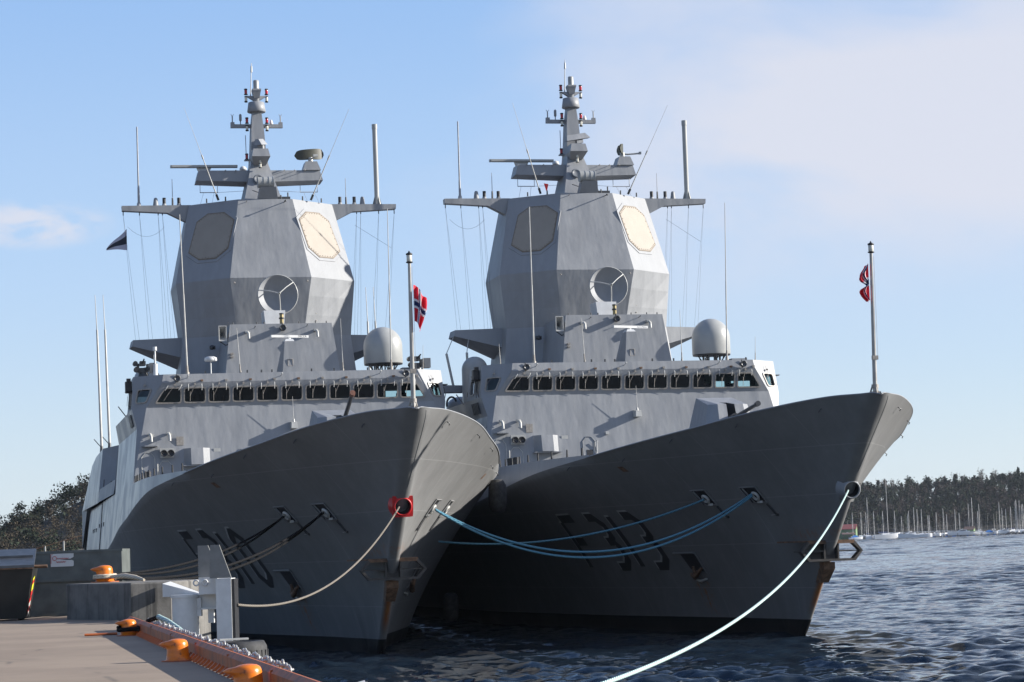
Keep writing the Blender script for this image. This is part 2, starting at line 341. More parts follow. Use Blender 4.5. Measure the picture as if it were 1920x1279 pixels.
def build_hull(root):
    mb = MB(); us = np.concatenate([np.linspace(0, math.sqrt(72.7), 150), np.sqrt(np.linspace(76, 128, 14) + .7)])
    ys = us ** 2 + Y0; NV = 30; cols = []
    for y in ys:
        col = []; zd = float(kz(y))
        zs = float(zstem(y)) if y < 10.9 else BOT
        zs = max(zs, BOT)
        for j in range(NV):
            t_ = (j / (NV - 1)); t_ = t_ ** 1.9 if y < 10.9 else t_
            z = zs + (zd - zs) * t_
            b = 0.0 if j == 0 and y < 10.9 else hb(y, z)
            if z < 0 and y >= 9: 
                b = np.interp(y + z * 0.9, WY, WV)
            col.append((b, y, z))
        cols.append(col)
    vs = [p for c_ in cols for p in c_]; fs = []
    for i in range(len(cols) - 1):
        for j in range(NV - 1):
            a = i * NV + j; fs.append((a, a + NV, a + NV + 1, a + 1))
    mb.add(vs, fs, 0, True)
    # tumblehome strake from the knuckle to the deck edge, then down to the flight deck
    ysk = [y for y in ys if 17.5 <= y <= 95.5]; rows = []
    for y in ysk:
        zt = max(float(kz(y)) + 0.02, DECK_Z)
        rows.append(((float(kx(y)), y, float(kz(y))), (side_x(y, zt), y, zt)))
    mb.add([p for r_ in rows for p in r_], [(2*i, 2*i+2, 2*i+3, 2*i+1) for i in range(len(rows) - 1)], 1, False)
    ysk = [y for y in ys if y >= 94]; rows = [((float(kx(y)), y, float(kz(y))), (side_x(y, 5.3), y, 5.3)) for y in ysk]
    mb.add([p for r_ in rows for p in r_], [(2*i, 2*i+2, 2*i+3, 2*i+1) for i in range(len(rows) - 1)], 1, False)
    mb.mirror()
    # transom
    c_ = cols[-1]; pts = [(p[0], p[1], p[2]) for p in c_] + [(side_x(128, 5.3), 128, 5.3)]
    mb.poly(pts + [(-p[0], p[1], p[2]) for p in reversed(pts)])
    m = mb.mesh('hull', ['hull_paint', 'side_paint']); bm = bmesh.new(); bm.from_mesh(m); bmesh.ops.remove_doubles(bm, verts=bm.verts, dist=0.002)
    bmesh.ops.recalc_face_normals(bm, faces=bm.faces[:]); bm.to_mesh(m); bm.free()
    o = bpy.data.objects.new('hull', m); C.objects.link(o); o.parent = root
    # decks
    mb = MB(); yd = list(np.linspace(-0.2, 17.5, 20))
    e = [(max(hb(y, max(float(kz(y)) - 1.05, DECK_Z - 0.06)) - 0.12, .01), y, max(float(kz(y)) - 1.05, DECK_Z - 0.06)) for y in np.linspace(0.6, 17.5, 26)] + [(side_x(y, DECK_Z) - .02, y, DECK_Z - 0.05) for y in np.linspace(18.5, 95, 20)]
    e2 = [(side_x(y, 5.3) - .02, y, 5.27) for y in np.linspace(95.01, 127.9, 8)]
    for E_ in (e, e2):
        vs = [p for q in E_ for p in (q, (-q[0], q[1], q[2]))]; mb.add(vs, [(2*i, 2*i+1, 2*i+3, 2*i+2) for i in range(len(E_) - 1)])
    mb.quad((8.3, 95, 5.27), (-8.3, 95, 5.27), (-8.3, 95, 8.1), (8.3, 95, 8.1))
    mb.build('deck', 'ship_paint_dark', root)
    # weld bead at the stem
    mb = MB()
    pts = [hp(-.42 + .13 + 0.0 + 1.04 * (9.5 - z) * 0.93, z, 1, 0.004) for z in np.linspace(9.5, 6.6, 14)]
    mb.tube(pts, 0.012, 5); mb.build('weld_bead', 'number_rim', root)
    # bulwark rim bar
    mb = MB()
    for sd_ in (-1, 1): mb.tube([(sd_ * float(kx(y)), y, float(kz(y)) + .01) for y in np.linspace(-.68, 18, 60)], 0.035, 5)
    mb.build('bulwark_rim', 'ship_paint', root)
    return o
# hull number ------------------------------------------------------------------------------------
GLY = {'F': [[(0, 1), (1, 1)], [(0, .93), (0, 0)], [(.16, .53), (.75, .53)]],
       '3': [[(0, 1), (.6, 1), (1, .84), (1, .62), (.72, .51), (.34, .51)], [(.86, .47), (1, .40), (1, .16), (.6, 0), (0, 0)]],
       '1': [[(.5, 1), (.5, 0)]],
       '0': [[(.5, 1), (.6, 1), (1, .84), (1, .16), (.6, 0), (.4, 0), (0, .16), (0, .84), (.4, 1), (.5, 1)]]}
def stroke(mb, pts, wd, off, mi, dy=0, dz=0):
    pts = [Vector(p) for p in pts]; fine = [pts[0]]
    for a, b in zip(pts[:-1], pts[1:]):
        k = max(1, int((b - a).length / 0.35))
        fine += [a.lerp(b, (i + 1) / k) for i in range(k)]
    n = len(fine); l, r = [], []
    closed = (fine[0] - fine[-1]).length < 1e-6
    for i, p in enumerate(fine):
        a = fine[i - 1] if i else (fine[-2] if closed else None); b = fine[i + 1] if i < n - 1 else (fine[1] if closed else None)
        d1 = (p - a).normalized() if a is not None else None; d2 = (b - p).normalized() if b is not None else None
        d = ((d1 or d2) + (d2 or d1)).normalized(); nn = Vector((-d.y, d.x))
        k = 1.0 / max(0.5, nn.dot(Vector((-(d1 or d2).y, (d1 or d2).x))))
        l.append(p + nn * wd / 2 * k); r.append(p - nn * wd / 2 * k)
    vs = [hp(q.x + dy, q.y + dz, -1, off) for pr in zip(l, r) for q in pr]
    mb.add(vs, [(2*i, 2*i+2, 2*i+3, 2*i+1) for i in range(n - 1)], mi)
def hull_number(root, text):
    boxes = [(25.25, 23.8), (22.45, 21.35), (20.95, 19.95), (19.25, 18.2)]
    for ch, (ya, yb) in zip(text.replace(' ', ''), boxes):
        mb = MB()
        for k, st_ in enumerate(GLY[ch]):
            P = [(ya + (yb - ya) * u_, 2.95 + 2.38 * v_) for u_, v_ in st_]
            stroke(mb, P, 0.38, 0.012 + 0.004 * k, 0); stroke(mb, P, 0.38, 0.005 + 0.003 * k, 1, 0.085, 0.075)
        mb.build('hull_number', ['number_black', 'number_rim'], root, fix=False)
def hull_fittings(root):
    # mooring ports with rollers, both bows; flat dark plates stand in for recess shade
    for sd_ in (-1, 1):
        for yc in (12.0, 8.75):
            mb = MB(); P = lambda y, z, o: hp(y, z, sd_, o)
            yl, yr, zt, zb = yc + .52, yc - .50, 6.28, 5.62
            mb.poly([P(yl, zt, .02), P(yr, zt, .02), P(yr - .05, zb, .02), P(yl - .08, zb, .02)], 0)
            for a, b in (((yl, zt), (yr, zt)), ((yl, zt), (yl - .08, zb)), ((yr, zt), (yr - .05, zb)), ((yl - .3, zb), (yr - .05, zb))):
                mb.tube([P(*a, .04), P(*b, .04)], 0.035, 5, 1)
            mb.tube([P(yl - .17, zt - .03, .05), P(yl - .3, zb, .05)], 0.045, 5, 1)
            mb.tube([P(yc - .46, 5.55, .03), P(yc - .60, 5.10, .03)], 0.055, 5, 0); mb.box(P(yc - .62, 5.06, .02), (.08, .2, .1), 0)
            mb.quad(P(yc - .46, 5.5, .05), P(yc - .49, 5.5, .05), P(yc - .60, 5.12, .05), P(yc - .57, 5.12, .05), 2)
            mb.quad(P(yc - .60, 5.10, .012), P(yc - .2, 5.06, .012), P(yc - .2, 5.03, .012), P(yc - .60, 5.07, .012), 2)
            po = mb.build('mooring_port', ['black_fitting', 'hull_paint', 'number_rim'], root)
            mb = MB(); c0 = P(yc - .18, 5.92, .10)
            n_ = (P(yc, 5.9, .3) - P(yc, 5.9, 0)).normalized()
            mb.lathe([(.19, -.06), (.25, 0), (.19, .06), (.13, .05), (.13, -.05)], c0, 12, 0, n_); mb.box(P(yc - .16, 5.66, .07), (.12, .34, .1), 0)
            mb.build('roller', 'light_fitting', po)
        # anchor pocket: flat dark panel painted for the shade inside it
        mb = MB(); P = lambda y, z, o: hp(y, z, sd_, o)
        yl, yr, zt, zb = 17.35, 15.75, 3.55, 2.55
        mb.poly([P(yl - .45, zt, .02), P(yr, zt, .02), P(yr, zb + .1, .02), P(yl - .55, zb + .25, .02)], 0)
        mb.poly([P(yl, zt, .025), P(yl - .45, zt, .022), P(yl - .55, zb + .25, .022), P(yl - .2, zb - .15, .025)], 1)
        mb.tube([P(yl, zt, .05), P(yr, zt, .05)], .05, 5, 1); mb.tube([P(yr, zt, .04), P(yr, zb, .04)], .03, 5, 1)
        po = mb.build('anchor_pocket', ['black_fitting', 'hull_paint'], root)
        mb = MB()
        mb.tube([P(yl - .5, zb + .05, .10), P(16.5, zb - .02, .22), P(yr + .05, zb + .32, .12)], [.08, .14, .06], 7, 0)
        mb.tube([P(16.45, zb - .02, .20), P(16.35, zb + .42, .12)], [.10, .07], 7, 0)
        mb.tube([P(yl - .6, zb - .22, .06), P(16.4, zb - .28, .10), P(15.95, zb - .2, .06)], [.05, .07, .05], 6, 1)
        mb.build('anchor', ['rust_metal', 'light_fitting'], po)
    # rubbing of the rusty inset plate high on the flare
    for sd_ in (-1, 1):
        mb = MB(); P = lambda y, z: hp(y, z, sd_, .012)
        mb.poly([P(16.25, 7.52), P(15.8, 7.52), P(15.65, 7.28), P(16.1, 7.28)]); mb.build('scupper', 'rust_metal', root)
    # small eye pads along the flare
    pad = None
    for sd_ in (-1, 1):
        for (y, z) in ((1.7, 9.15), (6.0, 8.83), (10.6, 8.46), (15.0, 7.86), (20.0, 7.7)):
            mb = MB(); p = hp(y, z, sd_, .02); q = hp(y, z, sd_, .16)
            mb.tube([p, q, q + Vector((0, .12, -.06))], .022, 5); mb.build('eye_pad', 'dark_metal', root)
def bow_fender(root):
    mb = MB(); yf = 5.66
    top, mid, bot = 3.86, 3.45, 3.04
    ring = [(-1.02, top), (1.02, top), (1.36, mid), (1.02, bot), (-1.02, bot), (-1.36, mid)]
    for i in range(6):
        a, b = ring[i], ring[(i + 1) % 6]
        mb.prism([(a[0], yf - .06, a[1]), (b[0], yf - .06, b[1]), (b[0], yf + .34, b[1]), (a[0], yf + .34, a[1])],
                 [(a[0]*.92, yf - .06, mid + (a[1]-mid)*.76), (b[0]*.92, yf - .06, mid + (b[1]-mid)*.76), (b[0]*.92, yf + .34, mid + (b[1]-mid)*.76), (a[0]*.92, yf + .34, mid + (a[1]-mid)*.76)], 0 if i == 0 else 1)
    for x in (-.30, .30):
        mb.box((x, yf + .20, mid), (.07, .42, .72), 1)
    mb.box((0, yf + .32, mid), (.56, .08, .70), 1)
    for sd_ in (-1, 1):
        mb.prism([(sd_*.34, yf + .02, mid - .02), (sd_*1.30, yf + .02, mid - .02), (sd_*1.05, 7.4, mid - .02), (sd_*.5, 7.4, mid - .02)],
                 [(sd_*.34, yf + .02, mid + .03), (sd_*1.30, yf + .02, mid + .03), (sd_*1.05, 7.4, mid + .03), (sd_*.5, 7.4, mid + .03)], 1)
        mb.prism([(sd_*.1, yf + .0, top - .02), (sd_*1.02, yf + .0, top - .02), (sd_*1.5, 8.2, top - .02), (sd_*.3, 7.2, top - .02)],
                 [(sd_*.1, yf + .0, top + .05), (sd_*1.02, yf + .0, top + .05), (sd_*1.5, 8.2, top + .05), (sd_*.3, 7.2, top + .05)], 0)
    mb.box((0, 6.25, 2.85), (.50, .5, .3), 0)
    mb.prism([(-.2, 6.7, 2.15), (.2, 6.7, 2.15), (.2, 7.2, 2.15), (-.2, 7.2, 2.15)], [(-.25, 5.98, 2.75), (.25, 5.98, 2.75), (.25, 6.6, 2.75), (-.25, 6.6, 2.75)], 0)
    mb.build('bow_fender', ['rust_metal', 'fender_steel'], root)
def hawse(root, red):
    m = 'red_paint' if red else 'ship_paint'
    mb = MB(); d = Vector((0, -1, -.18)).normalized(); c0 = Vector((0, 3.35, 5.98))
    R0, R1 = .35, .30
    mb.lathe([(R0 + .16, -.15), (R0 + .04, .18), (R0 + .02, .40), (R0 - .02, .44), (R1 + .02, .43), (R1, .36)], c0, 24, 0, d)
    mb.lathe([(R1, .37), (R1 - .03, .15), (R1 - .04, -.3), (0.0, -.3)], c0, 20, 1, d)  # bore coloured black to stand in for the shade inside the pipe
    if red:
        v = Vector((0, -.18, 1)).normalized(); c1 = c0 + d * .26
        for s_ in (1,):
            n = 28; outer = []; inner = []
            for k in range(n):
                a = 6.28319 * (k + .5) / n; cx, cy = math.cos(a), math.sin(a); s2 = max(abs(cx), abs(cy)); r_ = min(.42 / s2, .57)
                outer.append((cx * r_, cy * r_)); inner.append((cx * R0, cy * R0))
            for dd in (0, .08):
                A = [c1 + Vector((1, 0, 0)) * p[0] + v * p[1] + d * dd for p in outer]; B = [c1 + Vector((1, 0, 0)) * p[0] + v * p[1] + d * dd for p in inner]
                mb.add(A + B, [(k, (k + 1) % n, n + (k + 1) % n, n + k) for k in range(n)], 0)
            A = [c1 + Vector((1, 0, 0)) * p[0] + v * p[1] for p in outer]; B = [a_ + d * .08 for a_ in A]
            mb.add(A + B, [(k, (k + 1) % n, n + (k + 1) % n, n + k) for k in range(n)], 0)
        A = [c1 + Vector((x, 0, 0)) + v * z for x, z in ((-.41, -.41), (.41, -.41), (.41, .41), (-.41, .41))]; B = [c1 + Vector((x * .6, 0.9, 0)) + v * (z * .75) for x, z in ((-.41, -.41), (.41, -.41), (.41, .41), (-.41, .41))]
        mb.add(A + B, [(i, (i + 1) % 4, 4 + (i + 1) % 4, 4 + i) for i in range(4)], 0)
    mb.build('hawse_pipe', [m, 'black_fitting'], root)
def stanchions(root):
    mb = MB(); mb.cyl((0, 0, 0), (0, 0, .36), .045, .035, 6); src = None
    ys = [18.6, 20.2, 22, 23.8, 25.4, 27, 28.6, 30, 31.2, 32.2, 33.2]
    for sd_ in (-1, 1):
        for i, y in enumerate(ys):
            p = (sd_ * (side_x(y, DECK_Z) - .08), y, DECK_Z)
            if src is None: src = mb.build('stanchion', 'black_fitting', root, p)
            else: inst(src, 'stanchion', root, p)
    for sd_ in (-1, 1):
        for y in (30.5, 29.4):
            mb = MB(); x = sd_ * (side_x(y, DECK_Z) - .45)
            for k in (-.22, .22): mb.cyl((x, y + k, DECK_Z), (x, y + k, DECK_Z + .42), .10, .12, 8)
            mb.build('mooring_bitt', 'black_fitting', root)
def flight_deck_rail(root):
    mb = MB(); mb.cyl((0, 0, 0), (0, 0, .95), .035, .03, 6); src = mb.build('rail_post', 'light_fitting', root, (8.5, 97, 5.28))
    for y in (104, 112, 120): inst(src, 'rail_post', root, (8.4 if y < 115 else 8.25, y, 5.28))
    mb = MB()
    for z in (6.2, 5.8): mb.tube([(8.52, 95.2, z), (8.45, 112, z), (8.3, 120, z)], .015, 5)
    mb.build('guard_wire', 'light_fitting', root)
# ------------------------------------------------------------------ frigate: superstructure
SF = Vector((7.61, 35.35, 12.10)); KF = Vector((6.79, 35.07, 13.38)); RF = Vector((6.70, 35.17, 13.82))
SO = Vector((8.33, 35.81, 12.08)); RO = Vector((8.20, 36.12, 13.79)); WL = Vector((8.12, 35.31, 11.02)); DC = Vector((8.44, 34.55, DECK_Z - .03))
YB = 39.6                                    # back of the wheelhouse
def mx(p): return Vector((-p[0], p[1], p[2]))
def fpt(x, z):                               # point of the sloping wheelhouse front
    k = (z - SF.z) / (KF.z - SF.z); return Vector((x, SF.y + (KF.y - SF.y) * k, z))
def wall_y(z): return 34.55 + (35.35 - 34.55) * (z - DECK_Z) / (12.1 - DECK_Z)   # front wall leans back going up
def rounded(pts, r=0.09, k=3):
    pts = [Vector(p) for p in pts]; o = []
    n = len(pts)
    for i, p in enumerate(pts):
        a = pts[i - 1]; b = pts[(i + 1) % n]; u_ = (a - p).normalized(); v_ = (b - p).normalized(); rr_ = min(r, (a - p).length * .4, (b - p).length * .4)
        A, B = p + u_ * rr_, p + v_ * rr_
        for j in range(k + 1):
            s_ = j / k; o.append(A * (1 - s_) ** 2 + p * 2 * s_ * (1 - s_) + B * s_ ** 2)
    return o
def inset(pts, d):
    pts = [Vector(p) for p in pts]; n = len(pts); c = sum(pts, Vector()) / n; o = []
    nrm = (pts[1] - pts[0]).cross(pts[2] - pts[1]).normalized()
    for i, p in enumerate(pts):
        e1 = (p - pts[i - 1]).normalized(); e2 = (pts[(i + 1) % n] - p).normalized()
        n1 = nrm.cross(e1); n2 = nrm.cross(e2); bis = (n1 + n2)
        if bis.length < 1e-5: bis = n1
        bis.normalize(); o.append(p + bis * d / max(.4, bis.dot(n1)))
    return o
def window(root, quad, out, wiper=True, k=0, rods=True, name='window'):
    """quad: outer frame outline anticlockwise seen from outside, out: outward normal"""
    out = Vector(out).normalized(); oq = rounded(quad, .16); iq = rounded(inset(quad, .065), .12)
    if (iq[0] - oq[0]).dot(sum(oq, Vector()) / len(oq) - oq[0]) < 0: iq = rounded(inset(quad, -.065), .12)
    n = len(oq); mb = MB(); f0 = [p + out * .004 for p in oq]; f1 = [p + out * .045 for p in oq]; g1 = [p + out * .045 for p in iq]; g0 = [p - out * .08 for p in iq]
    for A, B in ((f0, f1), (f1, g1), (g1, g0)): mb.add(A + B, [(i, (i + 1) % n, n + (i + 1) % n, n + i) for i in range(n)])
    w_ = mb.build(name, 'frame_metal', root)
    mb = MB(); mb.poly([p - out * .05 for p in iq]); mb.build('pane', 'window_glass', w_)
    if wiper:
        q = [Vector(p) for p in quad]; up_ = (q[3] - q[0]).normalized(); rt_ = (q[1] - q[0]).normalized(); cx = (q[0] + q[1] + q[2] + q[3]) / 4; tp = (q[2] + q[3]) / 2
        mb = MB(); h = (q[3] - q[0]).length
        piv = tp + up_ * .17 + out * .10
        e = cx - rt_ * (.20 + .05 * ((k * 7) % 3)) - up_ * .02 + out * .12
        mb.box(piv, (.10, .10, .08)); mb.tube([piv + up_ * .25 - out * .02, piv, e], .010, 4)
        mb.tube([e + up_ * .22, e - up_ * .28], .014, 4)
        mb.build('wiper', 'frame_metal', w_)
        if rods:
            mb = MB()
            for s_ in (-.34, .36):
                b = tp + rt_ * s_ * 1.0
                mb.tube([b - up_ * .16 + out * .10, b + up_ * .10 + out * .13, b + up_ * .17 + out * .02], .020, 5)
            mb.build('sun_rail', 'light_fitting', w_)
    return iq
def build_superstructure(root):
    """one mesh: walls, wheelhouse shell with real window openings, after blocks"""
    mb = MB(); jobs = []
    # -- wheelhouse front band, 11 openings
    ws = []; zb, zt = 12.30, 13.13
    for k in range(11):
        c_ = (k - 5) * 1.268 + (0.0 if k == 5 else (.02 if k > 5 else -.02)); hw = .585
        l0, r0_, l1, r1_ = c_ - hw, c_ + hw, c_ - hw, c_ + hw
        if k == 0: l0, l1 = -7.20, -6.66
        if k == 10: r0_, r1_ = 7.20, 6.66
        ws.append([fpt(l0, zb), fpt(r0_, zb), fpt(r1_, zt), fpt(l1, zt)])
    on = Vector((0, -(KF.z - SF.z), KF.y - SF.y)).normalized(); on = Vector((0, -abs(on.y), -abs(on.z)))
    for k, q in enumerate(ws): jobs.append((q, on, k, True))
    def ins(q, out):
        a = inset(q, .065); cc = sum(a, Vector()) / 4
        if (Vector(q[0]) - cc).length < (a[0] - cc).length: a = inset(q, -.065)
        return rounded(a, .12)
    mb.holes([mx(SF), SF, KF, mx(KF)], [ins(q, on) for q in ws], 0, Vector((0, .08, 0)))
    # -- parapet above the windows and roof
    mb.quad(mx(KF), KF, RF, mx(RF))
    roof = [RF, RO, Vector((8.12, YB, 13.80)), Vector((-8.12, YB, 13.80)), mx(RO), mx(RF)]
    mb.poly(roof)
    for sd_ in (1, -1):
        m_ = (lambda p: Vector(p)) if sd_ > 0 else mx
        # oblique cheek: lower part plain, upper part with one window
        def bl(u_, v_): return (SF.lerp(SO, u_)).lerp(KF.lerp(KF.lerp(RO, 1.0), u_) if False else RF.lerp(RO, u_), v_)
        q = [bl(.14, .15), bl(.83, .15), bl(.80, .60), bl(.16, .60)]
        n_ = ((SO - SF).cross(RO - SF)).normalized(); n_ = n_ if n_.y < 0 else -n_
        e2 = (SO - SF).normalized(); flat = lambda p: p - n_ * (p - SF).dot(n_)
        q = [flat(p) for p in q]; cheek = [flat(p) for p in (SF, SO, RO, RF, KF)]
        Q = [m_(p) for p in q]; nn = m_(n_)
        if sd_ < 0: Q = [Q[1], Q[0], Q[3], Q[2]]
        mb.holes([m_(p) for p in cheek], [ins(Q, nn)], 0, -nn * .08); jobs.append((Q, nn, 20 + sd_, False))
        for a, b in ((cheek[4], KF), (cheek[3], RF), (cheek[2], RO), (cheek[1], SO)): pass
        mb.poly([m_(p) for p in (SF, SO, WL, DC)])
        # side of the wheelhouse with two windows
        A, B = SO, Vector((8.33, YB, 12.08)); Cc, D = Vector((8.12, YB, 13.80)), RO
        sw = []
        for y0_, y1_ in ((36.55, 37.5), (37.75, 38.9)):
            sw.append([Vector((8.30, y0_, 12.3)), Vector((8.30, y1_, 12.3)), Vector((8.21, y1_, 13.15)), Vector((8.21, y0_, 13.15))])
        on_s = m_((1, 0, .12)); QS = []
        for q_ in sw:
            Q = [m_(p) for p in q_]
            if sd_ < 0: Q = [Q[1], Q[0], Q[3], Q[2]]
            QS.append(Q); jobs.append((Q, on_s, 30, False))
        mb.holes([m_(p) for p in (A, B, Cc, D)], [ins(Q, on_s) for Q in QS], 0, -Vector(on_s) * .08)
        # bridge wing bulwark leaning out, and ship side below it, back to y = 51.5
        for y0_, y1_ in ((35.81, 50.6),):
            mb.quad(m_(SO), m_(WL), m_((8.12, 51.5, 11.02)), m_((8.33, 50.6, 12.05)), 1)
            mb.quad(m_((8.20, 36.1, 12.06)), m_((8.02, 36.1, 11.04)), m_((8.02, 51.4, 11.04)), m_((8.20, 50.6, 12.03)))
        side0 = len(mb.f)
        ysl = list(np.linspace(34.55, 51.5, 10)); lo = [(side_x(y, DECK_Z) + .003, y, DECK_Z - .02) for y in ysl]; lo[0] = tuple(DC)
        hi = [(8.12, y + .76 * (1 - i / 9.), 11.02) for i, y in enumerate(ysl)]
        for i in range(9): mb.quad(m_(lo[i]), m_(lo[i + 1]), m_(hi[i + 1]), m_(hi[i]))
        for k_ in range(side0, len(mb.f)): mb.mi[k_] = 1
        # after end of the forward block and the recess
        mb.quad(m_((8.46, 51.5, DECK_Z)), m_((8.12, 51.5, 11.02)), m_((5.5, 52.6, 11.02)), m_((5.5, 52.6, DECK_Z)))
        mb.quad(m_((5.5, 52.6, DECK_Z)), m_((5.5, 52.6, 11.02)), m_((5.5, 68.5, 11.02)), m_((5.5, 68.5, DECK_Z)))
        mb.quad(m_((8.50, 51.5, DECK_Z)), m_((8.50, 70, DECK_Z)), m_((8.38, 70, 9.0)), m_((8.38, 51.5, 9.0)))
        # after block: faces flush with the ship's side, oblique front, stepped top
        a0, a1 = (8.42, 70.0, 8.9), (8.06, 70.6, 11.72); i0, i1 = (5.5, 67.4, 8.9), (5.5, 67.9, 12.15)
        mb.quad(m_(i0), m_(a0), m_(a1), m_(i1))
        mb.poly([m_(p) for p in ((8.47, 70, DECK_Z - .02), (8.47, 95, DECK_Z - .02), (8.03, 86.5, 11.25), (8.05, 80, 11.6), a1, a0)], 1)
        mb.poly([m_(p) for p in ((8.47, 95, DECK_Z - .02), (8.52, 95, 5.3), (5.5, 95, 5.3), (5.5, 88, 11.5), (8.03, 86.5, 11.25))])
        mb.quad(m_(i1), m_(a1), m_((8.05, 80, 11.6)), m_((5.5, 80, 12.1))); mb.quad(m_((5.5, 80, 12.1)), m_((8.05, 80, 11.6)), m_((8.03, 86.5, 11.25)), m_((5.5, 88, 11.5)))
    # front wall below the windows (subdivided so that plating can show), small recess at the foot
    nx, nz = 12, 4
    for i in range(nx):
        for j in range(nz):
            def fp(a, b):
                z = DECK_Z - .03 + (12.10 - DECK_Z + .03) * b; hw = DC.x + (SF.x - DC.x) * b
                return Vector((-hw + 2 * hw * a, DC.y + (SF.y - DC.y) * b, z))
            mb.quad(fp(i/nx, j/nz), fp((i+1)/nx, j/nz), fp((i+1)/nx, (j+1)/nz), fp(i/nx, (j+1)/nz))
    # wheelhouse back wall with the windows of the bridge wings, decks behind
    bw = []
    for x0, x1, sd_ in ((5.75, 6.45, 1), (6.85, 7.95, 1), (7.15, 7.95, -1)):
        if True: bw.append([Vector((sd_*x0, YB, 12.25)), Vector((sd_*x1, YB, 12.25)), Vector((sd_*x1, YB, 12.98)), Vector((sd_*x0, YB, 12.98))])
    mb.holes([(8.33, YB, 12.08), (8.12, YB, 13.80), (-8.12, YB, 13.80), (-8.33, YB, 12.08), (-8.1, YB, 11.0), (8.1, YB, 11.0)], bw, 0)
    mb.poly([(-8.1, YB + .01, 11.03), (8.1, YB + .01, 11.03), (8.1, 51.5, 11.03), (-8.1, 51.5, 11.03)])
    mb.poly([(-5.5, 51.6, 11.03), (5.5, 51.6, 11.03), (5.5, 68, 11.03), (-5.5, 68, 11.03)])
    mb.poly([(-5.5, 67.9, 12.15), (5.5, 67.9, 12.15), (5.5, 80, 12.1), (5.5, 88, 11.5), (-5.5, 88, 11.5), (-5.5, 80, 12.1)])
    mb.poly([(-5.5, 67.9, 11.0), (5.5, 67.9, 11.0), (5.5, 67.9, 12.15), (-5.5, 67.9, 12.15)])
    mb.poly([(-5.5, 88, 11.5), (5.5, 88, 11.5), (5.5, 95, 5.3), (-5.5, 95, 5.3)])
    mb.build('superstructure', ['ship_paint', 'side_paint'], root, fix=False)
    # dark room behind the windows
    mb = MB(); a = [(-7.3, 35.55, 12.06), (7.3, 35.55, 12.06), (8.1, 36.1, 12.06), (8.1, YB - .05, 12.06), (-8.1, YB - .05, 12.06), (-8.1, 36.1, 12.06)]
    mb.poly(a); mb.poly([(p[0] * .93, p[1], 13.36) for p in a]); mb.poly([(-5.3, YB - .06, 12.06), (5.3, YB - .06, 12.06), (5.3, YB - .06, 13.36), (-5.3, YB - .06, 13.36)])
    for x in (-4.6, -2.2, .4, 2.9): mb.box((x, 36.6, 12.26), (1.5, .5, .40))
    for x, z in ((-3.1, 12.52), (1.4, 12.6), (5.0, 12.48), (6.3, 12.45)): mb.box((x, 37.8, z), (.5, .45, .55))
    mb.build('wheelhouse_interior', 'interior', root)
    for q, n_, k, wp in jobs: window(root, q, n_, True, k, wp)
